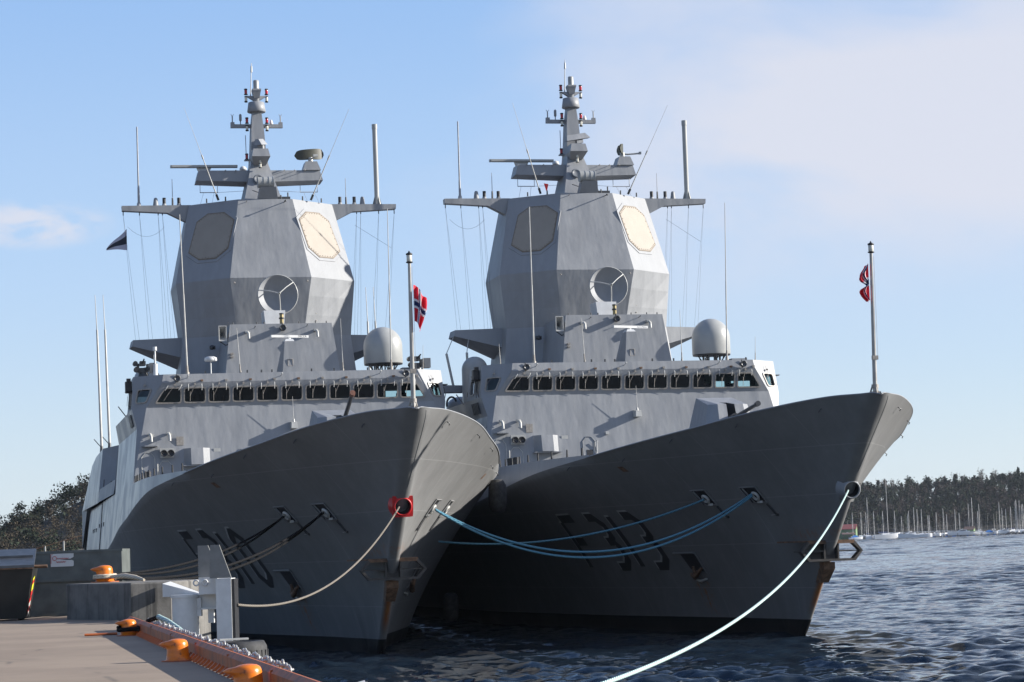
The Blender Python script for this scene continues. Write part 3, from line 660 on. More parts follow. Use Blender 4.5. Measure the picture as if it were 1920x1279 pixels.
def fittings_front(root):
    fy = lambda z: wall_y(z)
    # ready-use locker with bevelled sides on the front wall
    mb = MB(); z0, z1 = 9.05, 9.92
    mb.prism([(-5.78, fy(z0)+.02, z0), (-5.45, fy(z0)-.62, z0), (-4.82, fy(z0)-.62, z0), (-4.42, fy(z0)+.02, z0)], [(-5.78, fy(z1)+.02, z1), (-5.45, fy(z1)-.55, z1), (-4.82, fy(z1)-.55, z1), (-4.42, fy(z1)+.02, z1)])
    mb.box((-5.1, fy(z0) - .25, z0 - .04), (1.5, .6, .05)); mb.build('locker', 'ship_paint', root)
    # centre box with a short whip
    mb = MB(); z = 10.99
    mb.prism([(-.17, fy(z)-.62, z-.18), (.17, fy(z)-.62, z-.18), (.17, fy(z)+.02, z-.18), (-.17, fy(z)+.02, z-.18)], [(-.14, fy(z)-.55, z+.14), (.14, fy(z)-.55, z+.14), (.17, fy(z)+.02, z+.20), (-.17, fy(z)+.02, z+.20)])
    mb.cyl((0, fy(z)-.3, z+.14), (0, fy(z)-.3, z+.32), .07, .04, 8); mb.cyl((0, fy(z)-.3, z+.3), (-.03, fy(z)-.3, z+1.5), .014, .009, 5); mb.build('sensor_box', 'light_fitting', root)
    # twin floodlights, two cctv heads, shelf, plates, doors, pipe
    mb = MB(); zc = 9.72
    mb.box((-6.65, fy(zc) - .06, zc), (.72, .12, .5)); mb.build('floodlight_board', 'light_fitting', root); fb = C.objects[-1]
    for x in (-6.82, -6.46):
        mb = MB(); mb.lathe([(.10, 0), (.17, .1), (.18, .34), (.15, .34), (.13, .30), (.0, .28)], (x, fy(zc) - .1, zc), 12, 0, (0, -1, -.1)); mb.build('floodlight', 'black_fitting', root)
    for x, z in ((-7.5, 10.55), (-6.55, 10.57)):
        mb = MB(); mb.box((x, fy(z) - .18, z + .17), (.16, .36, .12)); mb.tube([(x, fy(z) - .34, z + .16), (x + .05, fy(z) - .42, z + .02), (x + .06, fy(z) - .42, z - .25)], .075, 7); mb.box((x + .12, fy(z) - .22, z + .10), (.12, .2, .10))
        mb.build('camera_head', 'light_fitting', root)
    mb = MB(); mb.prism([(-7.95, fy(10.1)+.02, 10.06), (-7.1, fy(10.1)+.02, 10.06), (-7.15, fy(10.1)-.42, 10.06), (-7.8, fy(10.1)-.42, 10.06)], [(-7.95, fy(10.1)+.02, 10.12), (-7.1, fy(10.1)+.02, 10.12), (-7.15, fy(10.1)-.42, 10.12), (-7.8, fy(10.1)-.42, 10.12)]); mb.build('shelf', 'ship_paint', root)
    mb = MB(); mb.box((-5.95, fy(10.35) - .04, 10.32), (.36, .06, .46)); mb.build('vent_plate', 'frame_metal', root)
    mb = MB(); mb.box((-4.05, fy(9.8) - .01, 9.80), (.34, .02, .18)); mb.build('notice_plate', 'light_fitting', root)
    mb = MB(); mb.box((-1.72, fy(9.95) - .06, 9.98), (.16, .12, .16)); mb.build('small_lamp', 'light_fitting', root)
    for x, z0, z1, opn in ((-6.75, DECK_Z, 9.30, False), (-2.75, DECK_Z + .2, 9.80, True), (-7.62, DECK_Z, 9.75, False)):
        mb = MB(); w_ = .34
        pts = [(x - w_, fy(z0) - .012, z0), (x - w_, fy(z1 - .25) - .012, z1 - .25), (x - w_ + .2, fy(z1) - .012, z1), (x + w_ - .2, fy(z1) - .012, z1), (x + w_, fy(z1 - .25) - .012, z1 - .25), (x + w_, fy(z0) - .012, z0)]
        mb.tube(pts, .022, 5); mb.box((x, fy(z1 + .1) - .012, z1 - .02), (.26, .02, .08))
        d_ = mb.build('door', 'light_fitting' if not opn else 'ship_paint', root)
        if opn:
            mb = MB(); mb.quad(*[(x + a, fy(z) - .006, z) for a, z in ((-.16, 8.2), (.20, 8.2), (.20, 9.1), (-.16, 9.1))]); mb.build('doorway', 'black_fitting', d_)  # flat black sheet stands in for the shade of the opening
            mb = MB(); mb.tube([(x + .26, fy(9.2) - .03, 8.2), (x + .26, fy(9.2) - .03, 9.45), (x + .42, fy(9.2) - .05, 9.6), (x + .42, fy(9.2) - .05, 8.2)], .025, 5); mb.build('door_leaf', 'light_fitting', d_)
    mb = MB(); mb.cyl((-7.17, fy(8.6) - .1, DECK_Z), (-7.17, fy(8.6) - .1, 9.15), .035, .035, 6); mb.build('pipe', 'light_fitting', root)
    # searchlights on the parapet, stays with knobs
    for x in (-6.02, 6.06):
        mb = MB(); mb.lathe([(.06, 0), (.15, .02), (.17, .12), (.17, .3), (.13, .3), (.11, .26), (.0, .26)], (x, 35.0, 13.56), 14, 0, (0, -1, .05)); mb.tube([(x - .2, 34.95, 13.64), (x, 35.05, 13.38), (x + .2, 34.95, 13.64)], .02, 5)
        mb.cyl((x, 35.1, 13.5), (x, 35.1, 13.82), .03, .03, 6); mb.build('searchlight', 'dark_metal', root)
    for x in (-5.45, -.55, 4.7):
        mb = MB(); mb.tube([(x, 35.13, 13.62), (x, 34.72, 13.72)], .022, 5); mb.lathe([(0, -.05), (.05, 0), (0, .05)], (x, 34.72, 13.72), 8); mb.build('stay_eye', 'light_fitting', root)
    for k in range(11):
        mb = MB(); mb.box(((k - 5) * 1.268 + .35, 35.04, 13.46), (.13, .1, .09)); mb.build('wiper_motor', 'rust_metal' if k % 2 else 'frame_metal', root)
    # sidelight boxes at the outer corners
    for sd_ in (-1, 1):
        mb = MB(); mb.prism([(sd_*8.2, 36.25, 13.0), (sd_*8.55, 36.25, 13.0), (sd_*8.55, 37.0, 13.0), (sd_*8.2, 37.0, 13.0)], [(sd_*8.15, 36.2, 13.06), (sd_*8.6, 36.2, 13.06), (sd_*8.6, 37.05, 13.06), (sd_*8.15, 37.05, 13.06)])
        if sd_ < 0: mb.box((-8.42, 36.65, 13.33), (.34, .42, .5)); mb.box((-8.42, 36.42, 13.66), (.22, .2, .16))
        mb.build('sidelight', 'black_fitting' if sd_ < 0 else 'ship_paint', root)
        mb = MB(); mb.tube([(sd_*8.36, 36.3, 12.9), (sd_*8.45, 36.3, 12.5), (sd_*8.35, 36.3, 12.1)], .02, 5); mb.tube([(sd_*8.38, 36.9, 13.0), (sd_*8.38, 36.9, 12.1)], .02, 5); mb.build('grab_rail', 'dark_metal', root)
    # wing aft details: louvre panel
    for sd_ in (-1, 1):
        mb = MB()
        for i in range(5): mb.box((sd_ * 8.28, 36.9 + .35 * i, 11.55), (.05, .22, .62), 0, Matrix.Rotation(sd_ * .2, 3, 'Y'))
        mb.build('louvre', 'dark_metal', root)
        for y, z in ((58, 9.0), (75, 6.4), (78, 6.4), (81, 6.4), (70.5, 6.6), (67, 6.6), (63.5, 6.6)):
            mb = MB(); x = side_x(y, z); mb.box((sd_ * (x + .01), y, z), (.06, .5, .26)); mb.build('side_port', 'black_fitting', root)
        mb = MB(); mb.tube([(sd_ * (side_x(66, z) + .03), 66 + .6 * (z - 5), z) for z in np.linspace(9.6, 4.6, 8)], .03, 5); mb.build('hanging_cable', 'black_fitting', root)
        mb = MB(); mb.box((sd_*6.4, 68.1, 11.3), (.4, .3, .3)); mb.build('deck_lamp', 'frame_metal', root)
        mb = MB(); mb.box((sd_*7.2, 68.9, 9.5), (.3, .25, .45)); mb.build('vent_box', 'black_fitting', root)
def upper_block(root):
    T = [(-2.77, 38.89, 16.74), (2.77, 38.89, 16.74), (2.77, 44, 16.74), (-2.77, 44, 16.74)]; B = [(-3.14, 38.46, 13.78), (3.14, 38.46, 13.78), (3.14, 44, 13.78), (-3.14, 44, 13.78)]
    mb = MB(); mb.prism(B, T); mb.build('radar_deckhouse', 'ship_paint', root)
    f = lambda z: 38.46 + (38.89 - 38.46) * (z - 13.78) / 2.96
    # navigation radar on its pedestal
    mb = MB(); mb.prism([(-.43, 35.35, 13.80), (.53, 35.35, 13.80), (.6, 36.9, 13.80), (-.6, 36.9, 13.80)], [(-.27, 35.47, 15.47), (.27, 35.47, 15.47), (.27, 36.4, 15.47), (-.27, 36.4, 15.47)]); ped = mb.build('radar_pedestal', 'ship_paint', root)
    mb = MB(); mb.tube([(x, 35.38, z) for x, z in ((-.14, 14.15), (-.14, 14.5), (.12, 14.5), (.12, 14.15), (-.14, 14.15))], .018, 5); mb.build('hatch', 'frame_metal', ped)
    mb = MB(); mb.prism([(-.26, 35.5, 15.47), (.26, 35.5, 15.47), (.26, 36.3, 15.47), (-.26, 36.3, 15.47)], [(-.18, 35.6, 15.60), (.18, 35.6, 15.60), (.18, 36.2, 15.60), (-.18, 36.2, 15.60)]); mb.cyl((0, 35.85, 15.58), (0, 35.85, 15.68), .12); mb.build('radar_gearbox', 'white_paint', ped)
    # loudhailer horn on the starboard corner
    mb = MB(); c0 = Vector((-3.2, 38.62, 16.24)); n = 4
    A = [c0 + Vector(p) for p in ((-.22, 0, -.42), (.22, 0, -.42), (.22, 0, .42), (-.22, 0, .42))]; A2 = [c0 + Vector(p) for p in ((-.18, 0, -.38), (.18, 0, -.38), (.18, 0, .38), (-.18, 0, .38))]
    Bk = [c0 + Vector(p) for p in ((-.08, .7, -.12), (.12, .7, -.12), (.12, .7, .12), (-.08, .7, .12))]; Bi = [c0 + Vector(p) for p in ((-.06, .55, -.1), (.1, .55, -.1), (.1, .55, .1), (-.06, .55, .1))]
    mb.add(A + Bk, [(i, (i+1) % 4, 4 + (i+1) % 4, 4 + i) for i in range(4)], 0); mb.add(A + A2, [(i, (i+1) % 4, 4 + (i+1) % 4, 4 + i) for i in range(4)], 0)
    mb.add(A2 + Bi, [(i, (i+1) % 4, 4 + (i+1) % 4, 4 + i) for i in range(4)], 0); mb.poly(Bi, 1); mb.box(c0 + Vector((.1, .85, 0)), (.3, .35, .35), 1)
    mb.tube([c0 + Vector((-.15, .2, -.42)), c0 + Vector((.2, .4, -.62)), c0 + Vector((.4, .4, -.5))], .03, 5, 1)
    mb.build('loudhailer', ['light_fitting', 'dark_metal'], root)
    # centre lamp, two wall cameras, knobs
    mb = MB(); z = 16.48; mb.lathe([(.08, -.05), (.17, .05), (.18, .35), (.14, .36), (.12, .3), (0, .3)], (.06, f(z) - .05, z), 14, 0, (0, -1, 0)); mb.tube([(.06, f(z) - .1, z + .3), (.06, f(z) - .1, z)], .04, 5); mb.build('deck_floodlight', 'dark_metal', root)
    for x, z in ((-1.88, 16.22), (1.86, 16.25)):
        mb = MB(); mb.box((x - .02, f(z) - .2, z + .08), (.18, .4, .12)); mb.tube([(x, f(z) - .36, z + .06), (x + .05, f(z) - .46, z - .05), (x + .06, f(z) - .46, z - .32)], .07, 7); mb.box((x + .1, f(z) - .28, z + .02), (.12, .25, .08)); mb.build('camera_head', 'light_fitting', root)
    for x, z in ((-1.45, 16.52), (1.38, 16.56)):
        mb = MB(); mb.tube([(x, f(z), z), (x, f(z) - .45, z + .05)], .018, 5); mb.lathe([(0, -.04), (.045, 0), (0, .04)], (x, f(z) - .45, z + .05), 8); mb.build('stay_eye', 'dark_metal', root)
    mb = MB(); mb.box((-2.75, f(15.1) - .12, 15.12), (.16, .2, .10)); mb.box((-2.75, f(15.1) - .12, 14.95), (.16, .2, .08)); mb.build('junction_box', 'frame_metal', root)
    for x in (-2.6, -1.3, 1.0, 1.9, 2.5, -.9):
        mb = MB(); mb.cyl((x, 38.98, 16.74), (x, 38.98, 16.86), .035, .03, 6); mb.build('roof_stud', 'dark_metal', root)
    mb = MB(); mb.cyl((.06, 39.0, 16.74), (.06, 39.0, 17.25), .11, .11, 8); mb.cyl((.06, 39.0, 17.0), (.06, 39.0, 17.08), .15, .15, 8, 1); mb.cyl((.06, 39.0, 17.25), (.06, 39.0, 17.32), .13, .13, 8, 1); mb.build('masthead_lamp', ['brass', 'black_fitting'], root)
    # parabolic dish with three-legged feed
    mb = MB(); mb.prism([(-.75, 39.6, 16.74), (.28, 39.6, 16.74), (.28, 41.2, 16.74), (-.75, 41.2, 16.74)], [(-.82, 39.7, 17.55), (.36, 39.7, 17.55), (.36, 41, 17.55), (-.82, 41, 17.55)]); dp = mb.build('dish_mount', 'white_paint', root)
    mb = MB(); c0 = Vector((0.02, 40.55, 18.43)); R_ = 1.09; d = Vector((0, -1, .02)).normalized()
    pr = [(R_ * k / 8, .62 * (k / 8) ** 2) for k in range(9)]
    mb.lathe(pr, c0, 40, 1, d); mb.lathe([(R_, .62), (R_ + .03, .60)] + [(r_ + .03, h_ - .06) for r_, h_ in reversed(pr)], c0, 40, 0, d); dish = mb.build('radar_dish', ['dome_paint', 'ship_paint'], dp, fix=False)
    mb = MB(); fp = c0 + d * 1.15
    for a in (166, 38, 276):
        r_ = Vector((math.cos(rad(a)) * R_, 0, math.sin(rad(a)) * R_)) + c0 + d * .62; r_.x = c0.x + math.cos(rad(a)) * R_
        mb.tube([r_, (r_ + fp) / 2 + Vector((0, -.05, .04)), fp], .032, 6)
    mb.lathe([(.05, -.08), (.08, 0), (.05, .08)], fp, 8, 0, d); mb.build('dish_feed', 'light_fitting', dish)
def radome(root):
    mb = MB(); c0 = (5.58, 39.0, 14.42); r_ = 1.07; pr = [(r_ * .97, 0), (r_, .06), (r_, .95)] + [(r_ * math.cos(a), .95 + r_ * 1.02 * math.sin(a)) for a in np.linspace(.12, 1.5708, 12)]
    mb.lathe(pr, c0, 36, 0); d = mb.build('radome', 'dome_paint', root)
    mb = MB(); mb.lathe([(0, -.05), (r_ * .98, -.04), (r_ * .99, .02)], c0, 30, 1)
    for k in range(8):
        a = k * .7854; p = Vector(c0) + Vector((math.cos(a) * .8, math.sin(a) * .8, -.03)); q = Vector(c0) + Vector((math.cos(a + .5) * .5, math.sin(a + .5) * .5, -.62))
        mb.tube([p, q], .035, 5); mb.cyl(Vector(c0) + Vector((math.cos(a) * .5, math.sin(a) * .5, -.03)), Vector(c0) + Vector((math.cos(a) * .5, math.sin(a) * .5, -.62)), .04, .04, 6)
    mb.build('radome_stand', ['dark_metal', 'dark_metal'], d)
    mb = MB(); mb.box((6.9, 38.4, 13.98), (.9, .7, .32)); mb.build('deck_box', 'ship_paint', root)
    mb = MB(); c1 = (-6.9, 44.2, 14.0); r2 = .75; mb.lathe([(r2, -2.9), (r2, .2)] + [(r2 * math.cos(a), .2 + r2 * math.sin(a)) for a in np.linspace(.1, 1.57, 9)], c1, 28); mb.build('radome', 'dome_paint', root)
def roof_aerials(root):
    def pole(p, q, r_, name, base=True, mat='light_fitting'):
        mb = MB(); p, q = Vector(p), Vector(q); m_ = p.lerp(q, .5)
        mb.tube([p, m_], [r_, r_ * .85], 7); mb.tube([m_, q], [r_ * .7, r_ * .45], 7)
        if base: mb.cyl(p, p + (q - p).normalized() * .45, r_ * 1.5, r_ * 1.2, 8, 1); mb.cyl(p - Vector((0, 0, .1)), p + Vector((0, 0, .1)), r_ * 2.4, r_ * 2, 8, 1)
        return mb.build(name, [mat, 'frame_metal'], root)
    pole((-5.42, 35.6, 13.85), (-5.71, 34.3, 22.1), .055, 'whip_aerial'); pole((5.45, 35.8, 13.95), (5.36, 34.8, 22.4), .04, 'whip_aerial')
    pole((-2.65, 35.5, 13.85), (-2.80, 35.3, 16.2), .028, 'whip_aerial'); pole((2.80, 35.5, 13.85), (2.72, 35.3, 16.6), .026, 'whip_aerial'); pole((7.3, 36.5, 13.85), (7.35, 36.5, 15.2), .02, 'whip_aerial')
    pole((-7.0, 36.8, 13.8), (-7.05, 36.8, 15.0), .022, 'whip_aerial')
    for x in (-4.5, -2.3, -1.55, -1.0, 1.1, 2.3, 4.1, 6.4):
        mb = MB(); mb.box((x, 35.4, 13.9), (.07, .07, .16)); mb.build('roof_stud', 'dark_metal', root)
    # after whips on the hangar block, starboard and port
    for sd_ in (-1, 1):
        for (x, y, z, h) in ((7.91, 75.2, 11.7, 8.4), (7.37, 75.2, 11.9, 8.2)):
            mb = MB(); mb.cyl((sd_*x, y, z), (sd_*x, y, z + .5), .13, .09, 8, 1); mb.tube([(sd_*x, y, z + .4), (sd_*(x + .12), y, z + h)], [.10, .07], 7); mb.tube([(sd_*(x + .12), y, z + h), (sd_*(x + .2), y, z + h + 2.4)], [.035, .02], 5); mb.tube([(sd_*x, y, z + .3), (sd_*(x + .5), y, z + .9)], .03, 5, 1)
            mb.build('whip_aerial', ['light_fitting', 'dark_metal'], root)
    mb = MB(); mb.tube([(-8.35, 40.5, 12.0), (-8.75, 40.5, 12.55)], .03, 5); mb.build('marker_rod', 'frame_metal', root)
def gun(root, elev, cap):
    mb = MB(); z0 = DECK_Z
    # faceted low-signature gunhouse
    b = [(-1.45, 18.3, z0), (-.75, 17.6, z0), (.75, 17.6, z0), (1.45, 18.3, z0), (1.5, 21.6, z0), (-1.5, 21.6, z0)]
    t_ = [(-.98, 19.0, 10.42), (-.62, 18.55, 10.42), (.62, 18.55, 10.42), (.98, 19.0, 10.42), (.80, 20.8, 10.86), (-.98, 20.8, 10.86)]
    n = 6; mb.add(b + t_, [(i, (i + 1) % n, n + (i + 1) % n, n + i) for i in (0, 2, 3, 4, 5)], 0)
    # front face with the slot for the barrel
    B0, B1, T0, T1 = Vector(b[1]), Vector(b[2]), Vector(t_[1]), Vector(t_[2]); L_ = lambda a, v: (B0.lerp(B1, a)).lerp(T0.lerp(T1, a), v)
    mb.quad(L_(0, 0), L_(.34, 0), L_(.34, 1), L_(0, 1)); mb.quad(L_(.66, 0), L_(1, 0), L_(1, 1), L_(.66, 1)); mb.quad(L_(.34, 0), L_(.66, 0), L_(.66, .15), L_(.34, .15))
    ins_ = Vector((0, 1.3, .15)); mb.quad(L_(.34, .15), L_(.34, 1), L_(.34, 1) + ins_, L_(.34, .15) + ins_, 1); mb.quad(L_(.66, .15), L_(.66, 1), L_(.66, 1) + ins_, L_(.66, .15) + ins_, 1); mb.quad(L_(.34, .15) + ins_, L_(.66, .15) + ins_, L_(.66, 1) + ins_, L_(.34, 1) + ins_, 1)
    tp = [Vector(p) for p in t_]; mid = tp[4].lerp(tp[5], .5)
    mb.poly([tp[0], tp[1], T0.lerp(T1, .34), T0.lerp(T1, .34) + ins_, tp[5]]); mb.poly([T0.lerp(T1, .66), tp[2], tp[3], tp[4], T0.lerp(T1, .66) + ins_]); mb.poly([T0.lerp(T1, .34) + ins_, T0.lerp(T1, .66) + ins_, tp[4], tp[5]])
    g_ = mb.build('gun_turret', ['ship_paint', 'dark_metal'], root)
    mb = MB(); piv = Vector((0, 18.9, 9.62)); d = Vector((0, -math.cos(elev), math.sin(elev)))
    mb.cyl(piv - d * .3, piv + d * 1.1, .24, .20, 12, 0); mb.cyl(piv + d * 1.1, piv + d * 4.35, .105, .085, 12, 0); mb.cyl(piv + d * 4.30, piv + d * 4.52, .125, .125, 12, 1); mb.box(piv, (.4, .6, .5), 0)
    mb.build('gun_barrel', ['gun_metal', cap], g_)
def jackstaff(root):
    mb = MB(); mb.cyl((0, -.08, 9.5), (0, -.31, 15.15), .095, .062, 12); js = mb.build('jackstaff', 'steel_rod', root)
    mb = MB(); c0 = (0, -.31, 15.12); mb.lathe([(.06, 0), (.13, .02), (.13, .06), (.09, .07)], c0, 14, 0); mb.lathe([(.09, .07), (.105, .10), (.105, .30), (.09, .32)], c0, 14, 1); mb.lathe([(.09, .31), (.13, .33), (.12, .38), (.04, .42), (.02, .48)], c0, 14, 0)
    mb.build('masthead_lamp', ['black_fitting', 'white_lens'], js)
    mb = MB()
    for k in range(3):
        a = k * 2.094 + .5; mb.tube([(math.cos(a)*.28, math.sin(a)*.28 - .05, 9.35), (math.cos(a)*.08, math.sin(a)*.08 - .08, 9.95)], .035, 6)
    mb.cyl((0, -.09, 9.80), (0, -.09, 9.95), .14, .14, 10); mb.box((0, -.06, 9.62), (.34, .3, .1)); mb.build('staff_foot', 'frame_metal', js)
    mb = MB(); mb.box((.02, -.17, 11.0), (.24, .12, .16)); mb.build('cleat', 'frame_metal', js)
    mb = MB(); mb.tube([(.09, -.35, 15.0), (.11, -.28, 12.5), (.13, -.2, 11.0)], .008, 4); mb.build('flag_halyard', 'wire', js)
# ------------------------------------------------------------------ frigate: mast tower, yards, aerials
TW = {24.36: [(1.54, 44.10), (4.13, 46.31), (4.10, 48.90), (1.5, 51.0)], 19.72: [(2.28, 42.66), (5.09, 45.06), (5.07, 49.13), (2.2, 51.8)],
      16.60: [(1.88, 43.50), (4.78, 45.05), (4.7, 49.0), (1.9, 51.3)], 11.0: [(2.3, 42.6), (5.35, 44.4), (5.3, 49.9), (2.2, 52.5)]}
def ring(z): q = TW[z]; return [Vector((x, y, z)) for x, y in q] + [Vector((-x, y, z)) for x, y in reversed(q)]
def tower(root):
    mb = MB(); zs = [11.0, 16.60, 19.72, 24.36]
    for a, b in zip(zs[:-1], zs[1:]):
        A, B = ring(a), ring(b); n = 8
        for i in range(n):
            p, q, r_, s_ = A[i], A[(i+1) % n], B[(i+1) % n], B[i]
            k = 3
            for u in range(k):
                for v in range(k):
                    g = lambda a_, b_: (p.lerp(q, a_)).lerp(s_.lerp(r_, a_), b_)
                    mb.quad(g(u/k, v/k), g((u+1)/k, v/k), g((u+1)/k, (v+1)/k), g(u/k, (v+1)/k))
    mb.poly(ring(24.36)); tw = mb.build('mast_tower', 'ship_paint', root)
    # phased-array panels on the two forward quarter faces
    OCT = [(3.41, 44.86, 23.79), (2.56, 44.13, 23.76), (2.05, 43.55, 23.24), (2.36, 43.32, 21.54), (2.98, 43.70, 21.00), (3.86, 44.43, 21.03), (4.39, 45.01, 21.52), (3.98, 45.20, 23.36)]
    F_, O_, T_ = Vector((2.28, 42.66, 19.72)), Vector((5.09, 45.06, 19.72)), Vector((1.54, 44.10, 24.36))
    n0 = (O_ - F_).cross(T_ - F_).normalized(); n0 = n0 if n0.y < 0 else -n0
    for sd_ in (1, -1):
        m_ = (lambda p: Vector(p)) if sd_ > 0 else (lambda p: Vector((-p[0], p[1], p[2])))
        pts = [Vector(p) - n0 * (Vector(p) - F_).dot(n0) for p in OCT]; cc = sum(pts, Vector()) / 8
        S_ = lambda k, o: [m_(cc + (p - cc) * k + n0 * o) for p in pts]
        mb = MB()
        for (k0, o0, k1, o1, mi) in ((1.16, .0, 1.15, .03, 0), (1.15, .03, 1.03, .03, 0), (1.03, .03, 1.03, .055, 1), (1.03, .055, .985, .06, 1)):
            A, B = S_(k0, o0), S_(k1, o1); mb.add(A + B, [(i, (i+1) % 8, 8 + (i+1) % 8, 8 + i) for i in range(8)], mi)
        pa = mb.build('radar_array', ['ship_paint', 'array_rim'], tw, fix=False)
        mb = MB(); mb.add(S_(.985, .062), [tuple(range(8))]); 
        bs = S_(.955, .07)
        for i in range(8):
            for k in range(5):
                p = bs[i].lerp(bs[(i+1) % 8], k / 5); mb.box(p, (.035, .035, .035), 1)
        mb.build('array_cover', ['array_cover', 'array_rim'], pa)
    # sponson fins
    for sd_ in (1, -1):
        m_ = lambda x, y, z: (sd_ * x, y, z)
        mb = MB(); mb.prism([m_(4.55, 46.1, 15.55), m_(7.52, 46.75, 16.36), m_(7.60, 48.15, 16.33), m_(4.5, 48.6, 14.95)], [m_(4.55, 46.25, 16.76), m_(7.45, 46.80, 16.72), m_(7.50, 48.1, 16.72), m_(4.5, 48.6, 16.76)])
        mb.build('sponson', 'ship_paint', tw)
        # main yard
        mb = MB(); prof = [(4.02, 24.40), (7.92, 24.38), (7.90, 24.10), (5.35, 23.96), (4.28, 23.42), (4.02, 23.42)]
        mb.prism([m_(x, 46.42, z) for x, z in prof], [m_(x, 46.98, z) for x, z in prof]); y_ = mb.build('yard', 'ship_paint', tw)
        for x in (4.66, 5.5):
            mb = MB(); mb.cyl(m_(x, 46.7, 24.38), m_(x, 46.7, 24.52), .15, .11, 10, 1); mb.cyl(m_(x, 46.7, 24.52), m_(x, 46.7, 24.86), .10, .10, 10, 0); mb.build('stub_aerial', ['black_fitting', 'ship_paint'], y_)
        mb = MB(); mb.cyl(m_(5.98, 46.7, 24.38), m_(5.98, 46.7, 24.80), .17, .11, 10); mb.lathe([(.11, 0), (.07, .06), (0, .08)], m_(5.98, 46.7, 24.80), 10); mb.build('cone_aerial', 'ship_paint', y_)
        mb = MB(); mb.cyl(m_(5.02, 46.7, 24.38), m_(5.02, 46.7, 24.85), .06, .05, 8, 1); mb.cyl(m_(5.02, 46.7, 24.85), m_(5.02, 46.7, 25.95), .022, .016, 5); mb.build('whip_aerial', ['wire', 'dark_metal'], y_)
        if sd_ > 0:
            mb = MB(); mb.cyl((6.85, 46.7, 24.38), (6.85, 46.7, 29.12), .145, .145, 16); mb.cyl((6.85, 46.7, 28.85), (6.85, 46.7, 29.14), .165, .165, 16)
            for k in range(6):
                a = k * 1.047; mb.prism([(6.85 + math.cos(a) * .28, 46.7 + math.sin(a) * .28, 24.38), (6.85 + math.cos(a + .2) * .28, 46.7 + math.sin(a + .2) * .28, 24.38), (6.85 + math.cos(a + .1) * .1, 46.7 + math.sin(a + .1) * .1, 24.38)],
                                             [(6.85 + math.cos(a) * .15, 46.7 + math.sin(a) * .15, 24.85), (6.85 + math.cos(a + .2) * .15, 46.7 + math.sin(a + .2) * .15, 24.85), (6.85 + math.cos(a + .1) * .1, 46.7 + math.sin(a + .1) * .1, 24.85)])
            mb.build('tube_aerial', 'dome_paint', y_)
        else:
            mb = MB(); mb.cyl((-6.93, 46.8, 24.38), (-6.93, 46.8, 25.5), .075, .06, 8); mb.cyl((-6.93, 46.8, 25.4), (-6.93, 46.8, 29.0), .05, .04, 8); mb.cyl((-6.93, 46.8, 24.38), (-6.93, 46.8, 24.6), .13, .10, 8); mb.build('rod_aerial', 'wire', y_)
        # halyards from the yard to the fin
        for xt, xb in ((7.84, 7.30), (6.92, 6.55), (5.86, 5.68), (5.62, 5.30)):
            mb = MB(); mb.tube([m_(xt, 46.7, 24.1), m_(xt, 46.7, 23.85)], .03, 5); mb.tube([m_(xt, 46.7, 23.9), m_(xb, 47.0, 16.7)], .007, 3); mb.tube([m_(xt, 46.7, 23.9), m_(xb - .22, 47.0, 16.7)], .007, 3); mb.build('halyard', 'dark_wire', tw)
        mb = MB(); a = [m_(7.6 - 2.1 * t_, 46.72, 23.2 - (.75 * t_ * (1 - t_) * 3 if sd_ < 0 else 1.5 * (1 - t_) * .9)) for t_ in np.linspace(0, 1, 9)]; mb.tube(a, .009, 4); mb.build('signal_line', 'dark_wire', tw)
    # small items at the tower top edge
    for x, y in ((-3.2, 45.25), (-.3, 44.06), (.9, 44.06), (2.2, 44.55), (3.4, 45.4), (-2.2, 44.55)):
        mb = MB(); mb.cyl((x, y + .12, 24.36), (x, y + .12, 24.60), .045, .04, 6); mb.build('roof_stud', 'dark_metal', tw)
    mb = MB(); mb.box((1.05, 44.3, 24.44), (.75, .3, .14)); mb.cyl((1.3, 44.2, 24.4), (1.3, 44.2, 24.75), .04, .04, 6); mb.build('bracket', 'dark_metal', tw)
    mb = MB(); mb.tube([(1.05, 44.05, 24.18), (1.05, 43.4, 24.16)], .03, 5); mb.lathe([(0, -.07), (.08, 0), (0, .07)], (1.05, 43.4, 24.16), 8); mb.build('stay_eye', 'dark_metal', tw)
    mb = MB(); mb.tube([(-1.1, 44.1, 24.2), (-1.1, 43.7, 24.22)], .02, 5); mb.build('stay_eye', 'frame_metal', tw)
    for x, z, y in ((-2.05, 19.45, 42.70), (2.05, 19.5, 42.70), (-2.35, 17.7, 43.55), (-2.35, 17.3, 43.6), (2.6, 17.75, 43.65), (2.62, 17.35, 43.75)):
        mb = MB(); mb.lathe([(0, -.05), (.06, 0), (0, .05)], (x, y - .05, z), 8); mb.build('rivet_eye', 'frame_metal', tw)
    mb = MB(); mb.lathe([(.1, 0), (.14, .1), (.13, .3), (.0, .3)], (-3.3, 43.25, 15.9), 10, 0, (-.3, -1, -.1)); mb.box((-3.3, 43.4, 15.9), (.3, .3, .2)); mb.build('deck_floodlight', 'dark_metal', tw)
    for sx in (-1, 1):
        p, q = ((-2.61, 44.62, 24.4), (-4.6, 42.45, 29.3)) if sx < 0 else ((2.69, 44.83, 24.4), (4.81, 43.16, 29.38))
        mb = MB(); p, q = Vector(p), Vector(q); mb.tube([p, p.lerp(q, .06)], .07, 7, 1); m1 = p.lerp(q, .47); mb.tube([p.lerp(q, .05), m1], [.036, .026], 7); mb.tube([m1, q], [.015, .008], 5); mb.cyl(m1 - (q - p).normalized() * .12, m1 + (q - p).normalized() * .12, .045, .045, 7); mb.build('whip_aerial', ['light_fitting', 'dark_metal'], tw)
    # ---------------- pole mast
    mb = MB()
